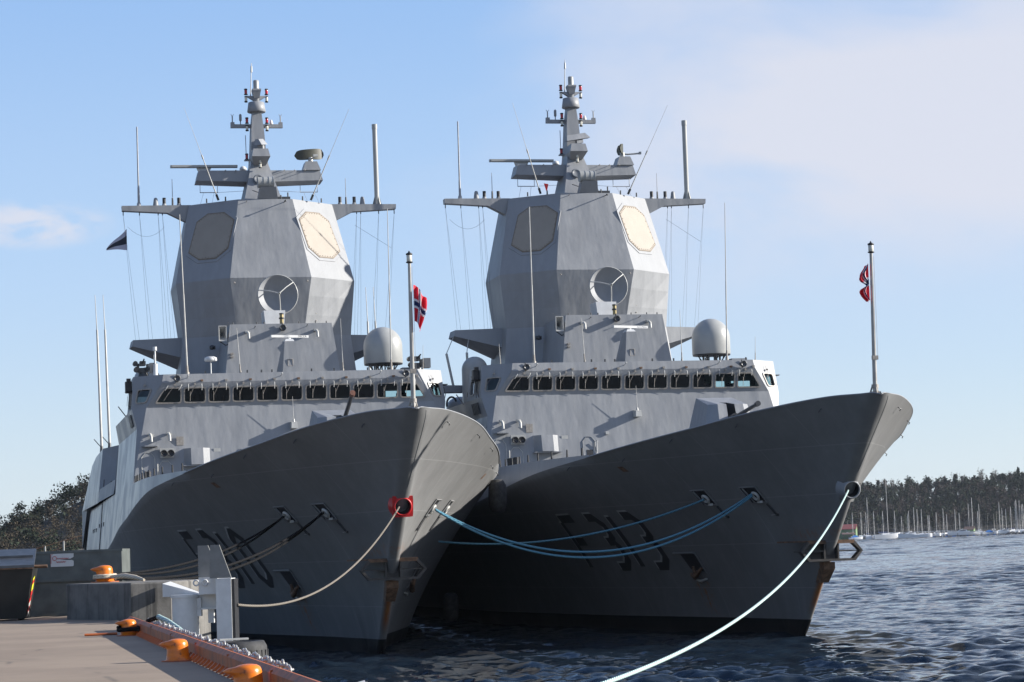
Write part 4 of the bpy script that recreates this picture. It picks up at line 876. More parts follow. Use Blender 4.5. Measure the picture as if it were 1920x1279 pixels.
    lv = [(24.36, 1.10, 44.95, 47.9), (25.75, .74, 45.75, 47.9), (26.75, .50, 46.35, 47.8), (27.5, .43, 46.6, 47.75), (28.9, .36, 46.75, 47.65), (29.95, .25, 46.85, 47.5)]
    for a, b in zip(lv[:-1], lv[1:]):
        R_ = lambda t_: [(-t_[1], t_[2], t_[0]), (t_[1], t_[2], t_[0]), (t_[1], t_[3], t_[0]), (-t_[1], t_[3], t_[0])]
        mb.prism(R_(a), R_(b))
    mb.prism([(-.36, 46.3, 26.66), (.36, 46.3, 26.66), (.36, 47.6, 26.66), (-.36, 47.6, 26.66)], [(-.53, 45.45, 27.06), (.53, 45.45, 27.06), (.5, 47.6, 27.06), (-.5, 47.6, 27.06)])
    mb.prism([(-.53, 45.45, 27.06), (.53, 45.45, 27.06), (.5, 47.6, 27.06), (-.5, 47.6, 27.06)], [(-.42, 45.55, 27.52), (.42, 45.55, 27.52), (.42, 47.6, 27.52), (-.42, 47.6, 27.52)])
    mb.cyl((0, 47.05, 30.45), (0, 46.9, 30.75), .19, .16, 12); mb.prism([(-.16, 46.75, 30.7), (.16, 46.75, 30.7), (.16, 47.1, 30.7), (-.16, 47.1, 30.7)], [(-.24, 46.6, 31.12), (.24, 46.6, 31.12), (.24, 47.2, 31.12), (-.24, 47.2, 31.12)]); mb.box((0, 46.9, 31.17), (.50, .62, .10))
    mb.prism([(-.12, 46.85, 30.55), (.12, 46.85, 30.55), (.12, 47.15, 30.55), (-.12, 47.15, 30.55)], [(-.62, 46.9, 30.85), (.62, 46.9, 30.85), (.62, 47.1, 30.85), (-.62, 47.1, 30.85)])
    pm = mb.build('pole_mast', 'ship_paint', tw)
    mb = MB(); mb.lathe([(.40, .60), (.46, .58), (.54, .04), (.50, 0), (0, .02)], (0, 47.1, 29.90), 28); mb.lathe([(0, .6), (.4, .6)], (0, 47.1, 29.90), 28); mb.build('cone_radome', 'ship_paint', pm)
    mb = MB(); mb.lathe([(0, .54), (.14, .54), (.165, .50), (.165, 0)], (0, 46.9, 31.22), 20); mb.build('drum_aerial', 'dome_paint', pm)
    mb = MB(); mb.cyl((-.30, 47.3, 30.8), (-.16, 47.5, 32.9), .035, .02, 6); mb.cyl((-.185, 47.46, 32.35), (-.17, 47.48, 32.72), .06, .05, 8); mb.build('rod_aerial', 'light_fitting', pm)
    mb = MB(); mb.box((0, 47.25, 29.12), (3.02, .26, .20))
    for s_ in (-1, 1): mb.box((s_ * 1.40, 47.25, 29.28), (.22, .2, .14)); mb.tube([(s_ * 1.40, 47.25, 29.3), (s_ * 1.40, 47.25, 29.72)], .035, 6); mb.tube([(s_*1.40, 47.25, 29.7), (s_*1.48, 47.25, 29.82)], .02, 4); mb.tube([(s_*1.40, 47.25, 29.7), (s_*1.32, 47.25, 29.82)], .02, 4)
    uy = mb.build('upper_yard', 'ship_paint', pm)
    mb = MB(); mb.cyl((-.93, 47.25, 29.2), (-.93, 47.25, 29.45), .03, .03, 6); mb.lathe([(.05, 0), (.08, .05), (.08, .36), (.04, .42), (0, .42)], (-.93, 47.25, 29.42), 10); mb.build('paddle_aerial', 'ship_paint', uy)
    mb = MB(); mb.lathe([(.10, 0), (.11, .06), (.05, .25), (0, .28)], (.86, 47.25, 29.24), 12); mb.cyl((.86, 47.25, 29.2), (.86, 47.25, 29.26), .06, .06, 8); mb.build('bell_aerial', 'white_paint', uy)
    def nav(x, y, z, parent, low=True):
        mb = MB(); c_ = (x, y, z); mb.lathe([(0, .36), (.09, .36), (.10, .29), (.07, .28)], c_, 12, 0); mb.lathe([(.075, .28), (.085, .2), (.075, .06)], c_, 12, 1); mb.lathe([(.07, .06), (.11, .05), (.11, 0), (0, 0)], c_, 12, 0)
        if low: mb.lathe([(0, -.08), (.09, -.08), (.09, -.14), (.075, -.15)], c_, 12, 0); mb.lathe([(.075, -.15), (.085, -.25), (.07, -.36)], c_, 12, 2); mb.lathe([(.07, -.36), (.10, -.37), (.09, -.44), (0, -.44)], c_, 12, 0)
        mb.build('navigation_light', ['black_fitting', 'red_lens', 'white_lens'], parent)
    for s_ in (-1, 1): nav(s_ * .58, 47.05, 29.24, uy); nav(s_ * .60, 47.0, 30.92, pm)
    mb = MB(); mb.box((-.62, 47.3, 27.12), (.3, .3, .06)); mb.build('lamp_bracket', 'ship_paint', pm); nav(-.62, 47.3, 27.16, pm, False)
    mb = MB(); mb.cyl((-.02, 45.9, 26.95), (-.02, 45.9, 27.1), .10, .10, 10, 0)
    for k in range(2): mb.cyl((-.02, 45.9, 26.72 - .24 * k), (-.02, 45.9, 26.92 - .24 * k), .08, .08, 10, 1); mb.cyl((-.02, 45.9, 26.69 - .24 * k), (-.02, 45.9, 26.73 - .24 * k), .10, .10, 10, 0)
    mb.build('anchor_lamp', ['black_fitting', 'white_lens'], pm)
    mb = MB(); mb.tube([(-.65, 47.3, 27.45), (-.66, 47.3, 28.6)], .022, 5); mb.build('whip_aerial', 'wire', pm)
    mb = MB()
    for s_ in (-1, 1): 
        e0 = [(s_*.5, 46.35, 25.72), (s_*.5, 47.7, 25.62), (s_*.5, 47.7, 26.40), (s_*.5, 46.45, 26.40)]; e1 = [(s_*3.66, 46.35, 25.80), (s_*3.66, 47.7, 25.74), (s_*3.50, 47.6, 26.40), (s_*3.50, 46.45, 26.40)]
        mb.prism(e0, e1)
    ca = mb.build('cross_arm', 'ship_paint', pm)
    for x in (-3.0, -2.0, -1.4, 1.4, 2.0, 2.6):
        mb = MB(); mb.tube([(x, 46.42, 26.34), (x, 46.15, 26.36)], .02, 5); mb.lathe([(0, -.04), (.045, 0), (0, .04)], (x, 46.15, 26.36), 6); mb.build('stay_eye', 'frame_metal', ca)
    for s_ in (-1, 1):
        mb = MB(); mb.tube([(s_*3.4, 47, 25.75), (s_*3.4, 47, 25.2)], .02, 4); mb.tube([(s_*2.4, 47, 25.75), (s_*2.4, 47, 25.2)], .02, 4); mb.tube([(s_*3.42, 47, 25.2), (s_*2.38, 47, 25.2)], .025, 5); mb.tube([(s_*2.4, 47, 25.2), (s_*.9, 46.8, 25.25)], .012, 4)
        mb.tube([(s_*3.2, 47, 25.2), (s_*3.5, 46.5, 24.3)], .010, 4); mb.tube([(s_*2.6, 47, 25.2), (s_*2.8, 46.5, 24.4)], .010, 4); mb.build('halyard_spreader', 'wire', ca)
    mb = MB(); mb.prism([(2.52, 46.35, 26.40), (3.56, 46.35, 26.40), (3.56, 47.5, 26.40), (2.52, 47.5, 26.40)], [(2.70, 46.45, 26.92), (3.36, 46.45, 26.92), (3.36, 47.4, 26.92), (2.70, 47.4, 26.92)]); mb.build('radar_pedestal', 'ship_paint', ca)
    mb = MB(); c_ = Vector((-3.15, 47.0, 26.4)); mb.prism([c_ + Vector((-.3, -.2, 0)), c_ + Vector((.3, -.2, 0)), c_ + Vector((.3, .2, 0)), c_ + Vector((-.3, .2, 0))], [c_ + Vector((-.42, -.1, .22)), c_ + Vector((.42, -.1, .22)), c_ + Vector((.42, .1, .22)), c_ + Vector((-.42, .1, .22))])
    mb.build('scanner_gearbox', 'light_fitting', ca)
    mb = MB(); mb.box((-3.15, 46.95, 26.71), (3.86, .26, .15)); mb.box((-3.15, 46.80, 26.71), (3.7, .06, .11)); mb.build('bar_scanner', 'dome_paint', ca)
    mb = MB(); mb.cyl((-.74, 48.3, 26.3), (-.74, 48.3, 26.72), .06, .06, 8, 1); mb.lathe([(.0, .0), (.2, .02), (.215, .08), (.16, .2), (0, .27)], (-.74, 48.3, 26.70), 14); mb.build('mushroom_aerial', ['white_paint', 'wire'], ca)
    mb = MB(); mb.prism([(-.42, 44.15, 24.36), (.72, 44.15, 24.36), (.72, 44.7, 24.36), (-.42, 44.7, 24.36)], [(-.30, 43.7, 25.02), (.58, 43.7, 25.02), (.58, 44.5, 25.02), (-.30, 44.5, 25.02)]); dp = mb.build('director_pedestal', 'ship_paint', tw)
    mb = MB(); mb.cyl((-.42, 43.95, 25.30), (.48, 43.95, 25.30), .31, .31, 20); 
    for x in (-.42, -.1, .2, .46): mb.cyl((x - .02, 43.95, 25.30), (x + .02, 43.95, 25.30), .335, .335, 20)
    mb.build('optical_director', 'dome_paint', dp)
    mb = MB(); mb.lathe([(.30, 0), (.30, .06), (.22, .07), (.2, .04), (0, .04)], (-.18, 45.62, 25.74), 16, 0, (0, -1, .45)); mb.build('round_cover', 'ship_paint_dark', pm)
    mb = MB(); mb.tube([(-.62, 44.95, 25.0), (-.1, 44.6, 24.75)], .03, 5); mb.build('strut', 'frame_metal', pm)
def rotating_gear(root, ang_ref, ang_slab, text):
    # curved search reflector on the port pedestal
    mb = MB(); n = 14
    A, B = [], []
    for k in range(n + 1):
        x = -.88 + 1.76 * k / n; y = .25 * (x / .88) ** 2; h = .26 * (1 - abs(x / .88) ** 6) ** .5 + .05
        A.append(Vector((x, y, -h + .28))); B.append(Vector((x, y, h + .28 + .04 * x)))
    fs = [(k, k + 1, n + 2 + k, n + 1 + k) for k in range(n)]
    mb.add(A + B, fs, 0, True); mb.add([p + Vector((0, .06, 0)) for p in A + B], [f[::-1] for f in fs], 0, True)
    mb.tube([A[7] + Vector((0, 0, .05)), Vector((0, -.25, -.02)), Vector((0, -.95, .02))], .05, 6, 1); mb.box((0, -1.0, .04), (.28, .14, .14), 1); mb.cyl((0, .05, -.2), (0, .05, .1), .16, .13, 10, 1)
    o = mb.build('search_reflector', ['olive_dark', 'dome_paint'], root, (3.05, 46.85, 27.12), fix=False); o.rotation_euler = (0, rad(-3), ang_ref)
    mb = MB(); mb.prism([(-.75, -.25, -.12), (.75, -.25, -.12), (.75, .2, -.12), (-.75, .2, -.12)], [(-.62, -.05, .22), (.55, -.05, .22), (.55, .15, .22), (-.62, .15, .22)]); mb.box((.1, 0, -.25), (.4, .3, .2)); mb.cyl((0, 0, -.42), (0, 0, -.2), .1, .1, 8)
    o = mb.build('slab_scanner', 'ship_paint', root, (.05, 46.1, 27.95)); o.rotation_euler = (0, rad(-10), ang_slab)
    mb = MB(); mb.box((0, 0, 0), (2.14, .16, .13)); bar = mb.build('bar_scanner', 'white_paint', root, (.04, 35.80, 15.745)); bar.rotation_euler = (0, 0, rad(16))
    cu = bpy.data.curves.new('lettering', 'FONT'); cu.body = text; cu.size = .15 if len(text) < 7 else .105; cu.align_x = 'CENTER'; cu.align_y = 'CENTER'
    tmp = bpy.data.objects.new('tmp', cu); C.objects.link(tmp); dg = bpy.context.evaluated_depsgraph_get(); me = bpy.data.meshes.new_from_object(tmp.evaluated_get(dg)); bpy.data.objects.remove(tmp)
    me.materials.clear(); me.materials.append(MATS['pale_lettering'] if len(text) > 6 else MATS['number_black']); me.name = 'lettering'
    o = bpy.data.objects.new('lettering', me); C.objects.link(o); o.parent = bar; o.location = (.70, -.084, .002); o.rotation_euler = (rad(90), 0, 0)
def starboard_extras(root):
    mb = MB(); mb.prism([(-8.6, 45.2, 13.0), (-6.0, 45.2, 13.0), (-6.0, 46.2, 13.0), (-8.6, 46.2, 13.0)], [(-8.65, 45.2, 13.42), (-6.0, 45.2, 13.36), (-6.0, 46.2, 13.36), (-8.65, 46.2, 13.42)]); mb.build('boat_boom', 'ship_paint', root)
    for p, q, r_ in (((-7.9, 45.6, 13.4), (-8.25, 45.6, 15.25), (-7.6, 46.7, 16.3)), ((-7.0, 45.6, 13.4), (-7.05, 45.6, 15.3), (-6.7, 46.7, 16.2))):
        mb = MB(); mb.tube([p, q], .075, 7); mb.tube([q, r_], .025, 5); mb.build('davit_post', 'light_fitting', root)
    mb = MB(); mb.lathe([(.85, -.9), (.85, 0)] + [(.85 * math.cos(a), .62 * math.sin(a)) for a in np.linspace(.1, 1.57, 8)], (-6.9, 48.6, 12.35), 24); mb.build('decoy_dome', 'dome_paint', root)
    mb = MB(); mb.tube([(-7.6 + .3 * math.cos(a), 47.75, 12.45 + .45 * math.sin(a)) for a in np.linspace(.4, 3.4, 9)], .06, 6); mb.build('dome_guard', 'dark_metal', root)
    mb = MB(); mb.lathe([(.2, 0), (.32, .1), (.32, .5), (.2, .55), (0, .55)], (-7.6, 41.0, 12.55), 14, 0, (-.5, -1, -.05)); mb.tube([(-7.6, 41, 12.3), (-7.6, 41, 11.1)], .06, 6); mb.build('searchlight', 'dark_metal', root)
def weapon_station(root, p):
    e = bpy.data.objects.new('weapon_station', None); C.objects.link(e); e.parent = root
    x, y, z = p; s_ = 1 if x > 0 else -1
    mb = MB(); mb.cyl((x, y, z), (x, y, z + .25), .3, .24, 12); mb.box((x - .05, y, z + .38), (.5, .5, .25)); mb.box((x - .28, y, z + .52), (.12, .5, .42)); mb.box((x + .22, y, z + .5), (.12, .5, .4)); mb.build('mount', 'dark_metal', e)
    mb = MB(); mb.box((x - .04, y, z + .74), (.3, .8, .22)); mb.cyl((x - .04, y - .3, z + .76), (x - .04, y - 1.3, z + .86), .05, .04, 8); mb.cyl((x - .42, y - .3, z + .74), (x - .42, y + .2, z + .74), .13, .13, 10); mb.build('machine_gun', 'gun_metal', e)
    mb = MB(); mb.box((x + .52, y + .1, z + .5), (.38, .6, .52)); mb.build('ammunition_box', 'ship_paint_dark', e)
    mb = MB(); mb.cyl((x - .36, y - .35, z + .42), (x - .36, y + .1, z + .42), .15, .15, 10); mb.cyl((x + .2, y - .4, z + .42), (x + .2, y, z + .42), .12, .12, 10); mb.build('sight', 'black_fitting', e)
# ------------------------------------------------------------------ build the pair
SHIP = {'L': ((-3.8509265, 90.505084, -0.1215), (-0.0014, -0.00150573, 0.2237222)), 'R': ((14.122975, 93.309867, -0.0663), (-0.00068, 0.00576193, 0.2200393))}
fa = empty('frigate', *SHIP['L'])
build_hull(fa); hull_fittings(fa); bow_fender(fa); stanchions(fa); flight_deck_rail(fa)
build_superstructure(fa); fittings_front(fa); upper_block(fa); radome(fa); roof_aerials(fa); tower(fa); jackstaff(fa)
fb = copy_tree(fa); fb.location, fb.rotation_euler = SHIP['R']
starboard_extras(fb)
tag(fa, 'grey warship numbered F 310 beside the quay, red hawse hole at its stem', 'warship', 'moored grey frigates')
tag(fb, 'grey warship numbered F 313 rafted outboard, grey hawse pipe at its stem', 'warship', 'moored grey frigates')
hull_number(fa, 'F 310'); hull_number(fb, 'F 313'); hawse(fa, True); hawse(fb, False); gun(fa, rad(21), 'brown_cap'); gun(fb, rad(7), 'gun_metal')
rotating_gear(fa, rad(8), rad(70), 'DECCA'); rotating_gear(fb, rad(80), rad(8), 'Sperry Marine')
weapon_station(fa, (-7.6, 37.0, 13.82)); weapon_station(fa, (7.2, 37.6, 13.82))
mb = MB(); mb.cyl((-4.15, 35.9, 13.82), (-4.15, 35.9, 14.55), .035, .03, 8); mb.lathe([(0, 0), (.30, .02), (.34, .06), (.32, .2), (.2, .26), (0, .28)], (-4.15, 35.9, 14.5), 18); mb.build('satnav_aerial', 'white_paint', fa)
mb = MB(); mb.cyl((-7.0, 36.6, 13.82), (-7.0, 36.6, 14.5), .14, .12, 10); mb.cyl((-7.0, 36.6, 14.5), (-7.0, 36.6, 15.3), .045, .045, 8); mb.cyl((-7.0, 36.6, 15.2), (-7.0, 36.6, 15.4), .11, .11, 10); mb.build('mast_light', 'white_paint', fa)
def s2w(o, p):
    return Matrix.LocRotScale(o.location, o.rotation_euler, None) @ Vector(p)
# ------------------------------------------------------------------ flags
def flag_mat():
    t = NT('norwegian_flag'); u = t.n.new('ShaderNodeSeparateXYZ'); t.lk(t.tc.outputs['UV'], u.inputs[0]); x, y = u.outputs[0], u.outputs[1]
    def band(v, a, b): return t.math('MULTIPLY', t.math('GREATER_THAN', v, a), t.math('LESS_THAN', v, b))
    wh = t.math('MAXIMUM', band(x, 6/22, 10/22), band(y, 6/16, 10/16)); bl = t.math('MAXIMUM', band(x, 7/22, 9/22), band(y, 7/16, 9/16))
    c = t.mix(wh, (0.66, 0.025, 0.05), (0.78, 0.78, 0.80)); c = t.mix(bl, c, (0.018, 0.032, 0.12))
    t.set(c, 0.8)
    # some light passes through the cloth
    tl = t.n.new('ShaderNodeBsdfTranslucent'); t.lk(c, tl.inputs['Color']); ms = t.n.new('ShaderNodeMixShader'); ms.inputs[0].default_value = .25
    t.lk(t.b.outputs[0], ms.inputs[1]); t.lk(tl.outputs[0], ms.inputs[2]); t.lk(ms.outputs[0], t.n['Material Output'].inputs['Surface'])
flag_mat()
def cloth(name, fn, mat, nu=44, nv=36):
    mb = MB(); 
    for j in range(nv + 1):
        for i in range(nu + 1): mb.v.append(tuple(fn(i / nu, j / nv))); mb.uv[len(mb.v) - 1] = (i / nu, j / nv)
    for j in range(nv):
        for i in range(nu): a = j * (nu + 1) + i; mb.f.append([a, a + 1, a + nu + 2, a + nu + 1]); mb.mi.append(0); mb.sm.append(True)
    return mb.build(name, mat, None, fix=False)
def hang(sd_, H, drop, reach, ph):
    def fn(u, v):                      # u along the fly, v down the hoist
        ease = 1 - (1 - u) ** 1.6
        x = sd_ * (.05 + reach * ease * (.55 + .45 * math.sin(1.1 + 2.2 * v)) + .07 * math.sin(u * 9 + ph + v * 2.2) * u)
        y = .20 * math.sin(u * 10.5 + ph + v * 1.2) * min(1, u * 3) * (1 - .3 * u) - .06 * u
        return (x, y, -v * H * (1 - .12 * u) - drop * u ** 1.25 + .04 * math.sin(u * 8 + ph))
    return fn
o = cloth('jack_flag', hang(1, 1.40, .62, .46, .3), 'norwegian_flag'); o.location = s2w(fa, (.08, -.27, 14.28)); o.rotation_euler = (0, 0, .22)
tag(o, 'limp Norwegian flag hanging to the right of the staff on the warship nearest the quay', 'flag', 'flags on the bow staffs')
def furl(u, v):
    bulge = .30 * max(0, math.sin(math.pi * min(1, v * 2.0))) ** 1.5 * (1 if v < .5 else 0) + .32 * max(0, math.sin(math.pi * max(0, (v - .55) / .45))) + .10
    x = -(.06 + bulge * (1 - (1 - u) ** 1.8)) + .05 * math.sin(9 * u + 4 * v) * u
    y = .16 * math.sin(11 * u + 1.2) * min(1, 3 * u)
    return (x, y, -v * 1.42 - .10 * u * math.sin(6 * v) - .16 * u)
o = cloth('jack_flag', furl, 'norwegian_flag'); o.location = s2w(fb, (-.07, -.27, 14.72)); o.rotation_euler = (0, 0, .22)
tag(o, 'crumpled Norwegian flag clinging to the left of the staff on the outboard warship', 'flag', 'flags on the bow staffs')
t = NT('pennant_cloth'); u = t.n.new('ShaderNodeSeparateXYZ'); t.lk(t.tc.outputs['UV'], u.inputs[0])
t.set(t.mix(t.math('MULTIPLY', t.math('GREATER_THAN', u.outputs[1], .30), t.math('LESS_THAN', u.outputs[1], .70)), (0.42, 0.43, 0.52), (0.02, 0.028, 0.045)), .8)
def pen(u, v):
    return (-1.15 * u + .04 * math.sin(6 * u), .12 * math.sin(7 * u + v), -1.22 * v * (1 - u * .93) - 1.12 * u ** 1.05)
o = cloth('pennant', pen, 'pennant_cloth', 24, 16); o.location = s2w(fa, (-7.66, 46.75, 23.1)); o.rotation_euler = (0, 0, .2)
tag(o, 'dark and white banded pennant streaming left from the yard halyard of the near warship', 'pennant')
mb = MB(); mb.poly([(0, 0, 0), (.28, .05, -.05), (.16, .02, -.55)]); mb.poly([(0, .01, 0), (.16, .03, -.55), (.28, .06, -.05)])
o = mb.build('pennant', 'red_paint', None); o.location = s2w(fb, (-1.35, 49.0, 25.7)); tag(o, 'tiny red pennant below the crossarm of the outboard warship', 'pennant')

# ------------------------------------------------------------------ quay and its furniture (r: outward from the edge, s: along the quay)
QA = 0.2225; QZ = 2.40; QP = Vector((-2.25, 27.25, 0)); RV = Vector((math.cos(QA), math.sin(QA), 0)); AV = Vector((-math.sin(QA), math.cos(QA), 0))
def q(r, s, z=QZ): return QP + RV * r + AV * s + Vector((0, 0, z))
t = NT('asphalt'); n1 = t.sm(t.noise(.35, 5, .6), .3, .7); n2 = t.noise(38, 3, .7); n3 = t.sm(t.noise(1.1, 6, .7, loc=(3, 1, 0)), .52, .75)
c = t.mix(n1, (0.235, 0.178, 0.130), (0.30, 0.230, 0.168)); c = t.mix(t.math('MULTIPLY', n3, .35), c, (0.17, 0.138, 0.112)); c = t.mix(t.math('MULTIPLY', t.sm(n2, .55, .75), .35), c, (0.38, 0.335, 0.29))
vo = t.n.new('ShaderNodeTexVoronoi'); vo.feature = 'DISTANCE_TO_EDGE'; t.lk(t.tc.outputs['Object'], vo.inputs['Vector']); vo.inputs['Scale'].default_value = .22
ck = t.math('MULTIPLY', t.sm(vo.outputs['Distance'], .02, .0), t.sm(t.noise(.5, 3), .45, .6)); c = t.mix(t.math('MULTIPLY', ck, .5), c, (0.06, 0.055, 0.05))
t.set(c, .9, 0, t.bump(n2, .5, .012))
t = NT('concrete'); c = t.mix(t.sm(t.noise(1.2, 6, .65), .3, .7), (0.105, 0.10, 0.092), (0.19, 0.18, 0.165)); stn = t.sm(t.noise(1.0, 5, .7, sc=(3.5, 3.5, .18)), .5, .7)
c = t.mix(t.math('MULTIPLY', stn, .8), c, (0.035, 0.034, 0.032)); t.set(c, .9, 0, t.bump(t.noise(18, 4, .6), .3, .02))
mb = MB(); mb.poly([q(-140, -60), q(-.0, -60), q(-.0, 175), q(-140, 175)], 0); mb.poly([q(0, -60), q(0, 175), q(0, 175, -4), q(0, -60, -4)], 1); mb.poly([q(0, 175), q(-140, 175), q(-140, 175, -4), q(0, 175, -4)], 1)
for i in range(26): mb.box(q(.06, -8 + i * 6.5, 1.0), (.35, .4, 2.6), 1, Matrix.Rotation(QA, 3, 'Z'))
o = mb.build('quay', ['asphalt', 'concrete'], None); tag(o, kind='structure')
# curb rail of painted steel on short gussets
t = NT('curb_steel'); rn = t.sm(t.noise(3.0, 6, .7), .38, .66); c = t.mix(rn, (0.42, 0.105, 0.022), (0.20, 0.06, 0.026)); c = t.mix(t.math('MULTIPLY', t.sm(t.noise(9, 4, .6), .6, .75), .4), c, (0.40, 0.16, 0.07)); t.set(c, .6, 0, t.bump(rn, .2, .01))
ROT = Matrix.Rotation(QA, 3, 'Z')
cr_ = empty('curb_rail', q(-.2, 0), (0, 0, QA), 'rusty orange steel curb rail along the quay edge', 'curb rail')
mb = MB(); s0, s1 = -16.0, 33.0
pr = [(-.10, .10), (.07, .10), (.07, .30), (-.03, .33), (-.10, .26)]
mb.prism([(x, s0, z) for x, z in pr], [(x, s1, z) for x, z in pr]); mb.build('beam', 'curb_steel', cr_)
mb = MB(); mb.prism([(-.22, -.05, .004), (-.02, -.05, .004), (-.02, -.05, .12), (-.10, -.05, .12)], [(-.22, .05, .004), (-.02, .05, .004), (-.02, .05, .12), (-.10, .05, .12)]); mb.box((.02, 0, .05), (.08, .16, .1)); g0 = mb.build('gusset', 'curb_steel', cr_, (0, s0 + .3, 0))
for i in range(1, 88): inst(g0, 'gusset', cr_, (0, s0 + .3 + i * .56, 0))
mb = MB()
for i in range(9): mb.box((-.015, s0 + 2.7 + i * 5.4, .20), (.178, .06, .19))
mb.build('joint_plate', 'curb_steel', cr_)
# chain slung along the outer face
mb = MB(); k = 0
for i in range(238):
    s = 3.5 + i * .112; zz = 2.69 - .05 * abs(math.sin(s * 2.1)) + .015 * math.sin(s * 9); c0 = q(.04 + .02 * math.sin(s * 5), s, zz); th = QA
    a = AV; b = (RV if i % 2 else Vector((0, 0, 1)))
    pts = [c0 + a * (.088 * math.cos(x)) + b * (.05 * math.sin(x)) for x in np.linspace(0, 6.2832, 9)]; mb.tube(pts, .018, 5, 0, False)
o = mb.build('fender_chain', 'steel_rod', None); tag(o, 'pale galvanised chain slung along the outside of the orange curb rail', 'chain')
# bollards
def bollard_mesh(parent, sc=1.0):
    mb = MB(); n = 22; rings = [(.0, 0, .24, .24, .24), (.02, 0, .24, .24, .24), (.03, 0, .205, .205, .205), (.10, 0, .193, .19, .19), (.20, 0, .185, .18, .182), (.235, 0, .205, .178, .18), (.262, 0, .30, .175, .18), (.285, 0, .325, .172, .178), (.315, 0, .27, .165, .172), (.345, 0, .17, .148, .152), (.368, 0, .11, .11, .11), (.378, 0, .05, .05, .05), (.38, 0, .002, .002, .002)]
    vs = []
    for z, cx, rl, rr_, ry in rings:
        for k in range(n):
            a = 6.28319 * k / n; c_, s_ = math.cos(a), math.sin(a)
            wy = ry * (1 - .45 * max(0, -c_) ** 2 * (1 if rl > .2 else 0)); vs.append(((cx + (rr_ if c_ > 0 else rl) * c_) * sc, wy * s_ * sc, (z + (.012 * max(0, -c_) if rl > .26 else 0)) * sc))
    mb.add(vs, [(i*n+k, i*n+(k+1) % n, (i+1)*n+(k+1) % n, (i+1)*n+k) for i in range(len(rings) - 1) for k in range(n)], 0, True)
    return mb
BO = [(-.56, 3.05, 1.0, 'orange bollard nearest the camera, cut by the bottom edge of the picture'), (-.60, 13.55, 1.0, 'bare orange beaked bollard standing alone beside the curb rail'), (-.54, 28.2, 1.0, 'orange bollard with a black sleeved rope looped round its neck')]
proto = None
for r, s, sc, lab in BO:
    e = empty('bollard', q(r, s), (0, 0, 0), lab, 'bollard', 'orange mooring bollards')
    if proto is None: proto = bollard_mesh(e).build('post', 'orange_paint', e); mb = MB(); mb.cyl((0, 0, .002), (0, 0, .02), .29, .28, 20); bp = mb.build('base_plate', 'curb_steel', e)
    else: inst(proto, 'post', e); inst(bp, 'base_plate', e)
# concrete mooring block
mb = MB(); P_ = [(-13.66, 71.71), (-11.15, 68.20), (-10.05, 68.50), (-9.3, 71.3), (-12.4, 74.9)]
mb.prism([(x, y, -2) for x, y in P_], [(x, y, 3.42) for x, y in P_]); cx_, cy_ = -11.3, 71
mb.prism([(x, y, 3.42) for x, y in P_], [(cx_ + (x - cx_) * .985, cy_ + (y - cy_) * .985, 3.46) for x, y in P_]); o = mb.build('mooring_block', 'concrete', None); tag(o, 'stained concrete mooring block at the quay edge carrying an orange bollard', 'concrete block')
e = empty('bollard', (-12.72, 73.0, 3.46), (0, 0, 0), 'larger orange bollard on top of the concrete block, cream rope round its foot', 'bollard', 'orange mooring bollards')
inst(proto, 'post', e, scale=(1.38, 1.38, 1.38)); inst(bp, 'base_plate', e, scale=(1.5, 1.5, 1.5))
def helix(c, r_, z0, turns, dz, r_add=0): return [Vector(c) + Vector((math.cos(a) * r_, math.sin(a) * r_, z0 + dz * a / 6.283)) for a in np.linspace(0, turns * 6.283, int(turns * 16))]
mb = MB(); mb.tube(helix((-12.72, 73.0, 3.46), .33, .12, 2.2, .05), .045, 7); mb.tube([(-12.45, 72.75, 3.62), (-12.0, 72.4, 3.64), (-11.6, 72.0, 3.58), (-11.3, 71.6, 3.50)], [.06, .08, .07, .04], 8)
o = mb.build('rope_coil', 'rope_cream', None); tag(o, 'cream rope wound round the foot of the bollard on the concrete block', 'rope')
# sleeved rope on the third bollard and its teal tail over the curb
c3 = q(-.54, 28.2); mb = MB(); mb.tube(helix((c3.x, c3.y, QZ), .235, .11, 1.6, .055), .05, 7, 0); mb.tube([c3 + Vector((.16, -.2, .15)), c3 + Vector((.5, -.15, .14)), q(-.12, 28.0, 2.72), q(.1, 27.4, 2.82)], .055, 7, 0)
mb.tube([q(.08, 27.4, 2.82), q(.25, 26.7, 2.72), q(.42, 25.7, 2.56), q(.5, 24.4, 2.40)], .06, 7, 1)
o = mb.build('mooring_rope', ['rope_dark', 'rope_pale'], None); tag(o, 'black sleeved rope from the third bollard ending in a teal tail over the curb', 'rope')
# tyre fender lying at the edge
e = empty('tyre_fender', q(.52, 14.3, 2.30), (0, 0, 0), 'worn black tyre fender hung outside the curb rail', 'tyre')
simple('tyre_rubber', (0.035, 0.035, 0.036), .75, var=.4, scale=6)
mb = MB(); mb.lathe([(.26, -.10), (.30, -.17), (.42, -.17), (.47, -.10), (.48, 0), (.47, .15), (.42, .24), (.30, .24), (.26, .15), (.26, -.10)], (0, 0, .12), 32)
for k in range(26):
    a = k * 6.2832 / 26; mb.box((math.cos(a) * .47, math.sin(a) * .47, .10), (.04, .07, .22), 0, Matrix.Rotation(a, 3, 'Z'))
mb.build('tread', 'tyre_rubber', e)
mb = MB(); mb.box((-.1, 0, .40), (.5, .12, .03), 0, Matrix.Rotation(.3, 3, 'Z')); mb.build('strap', 'light_fitting', e)
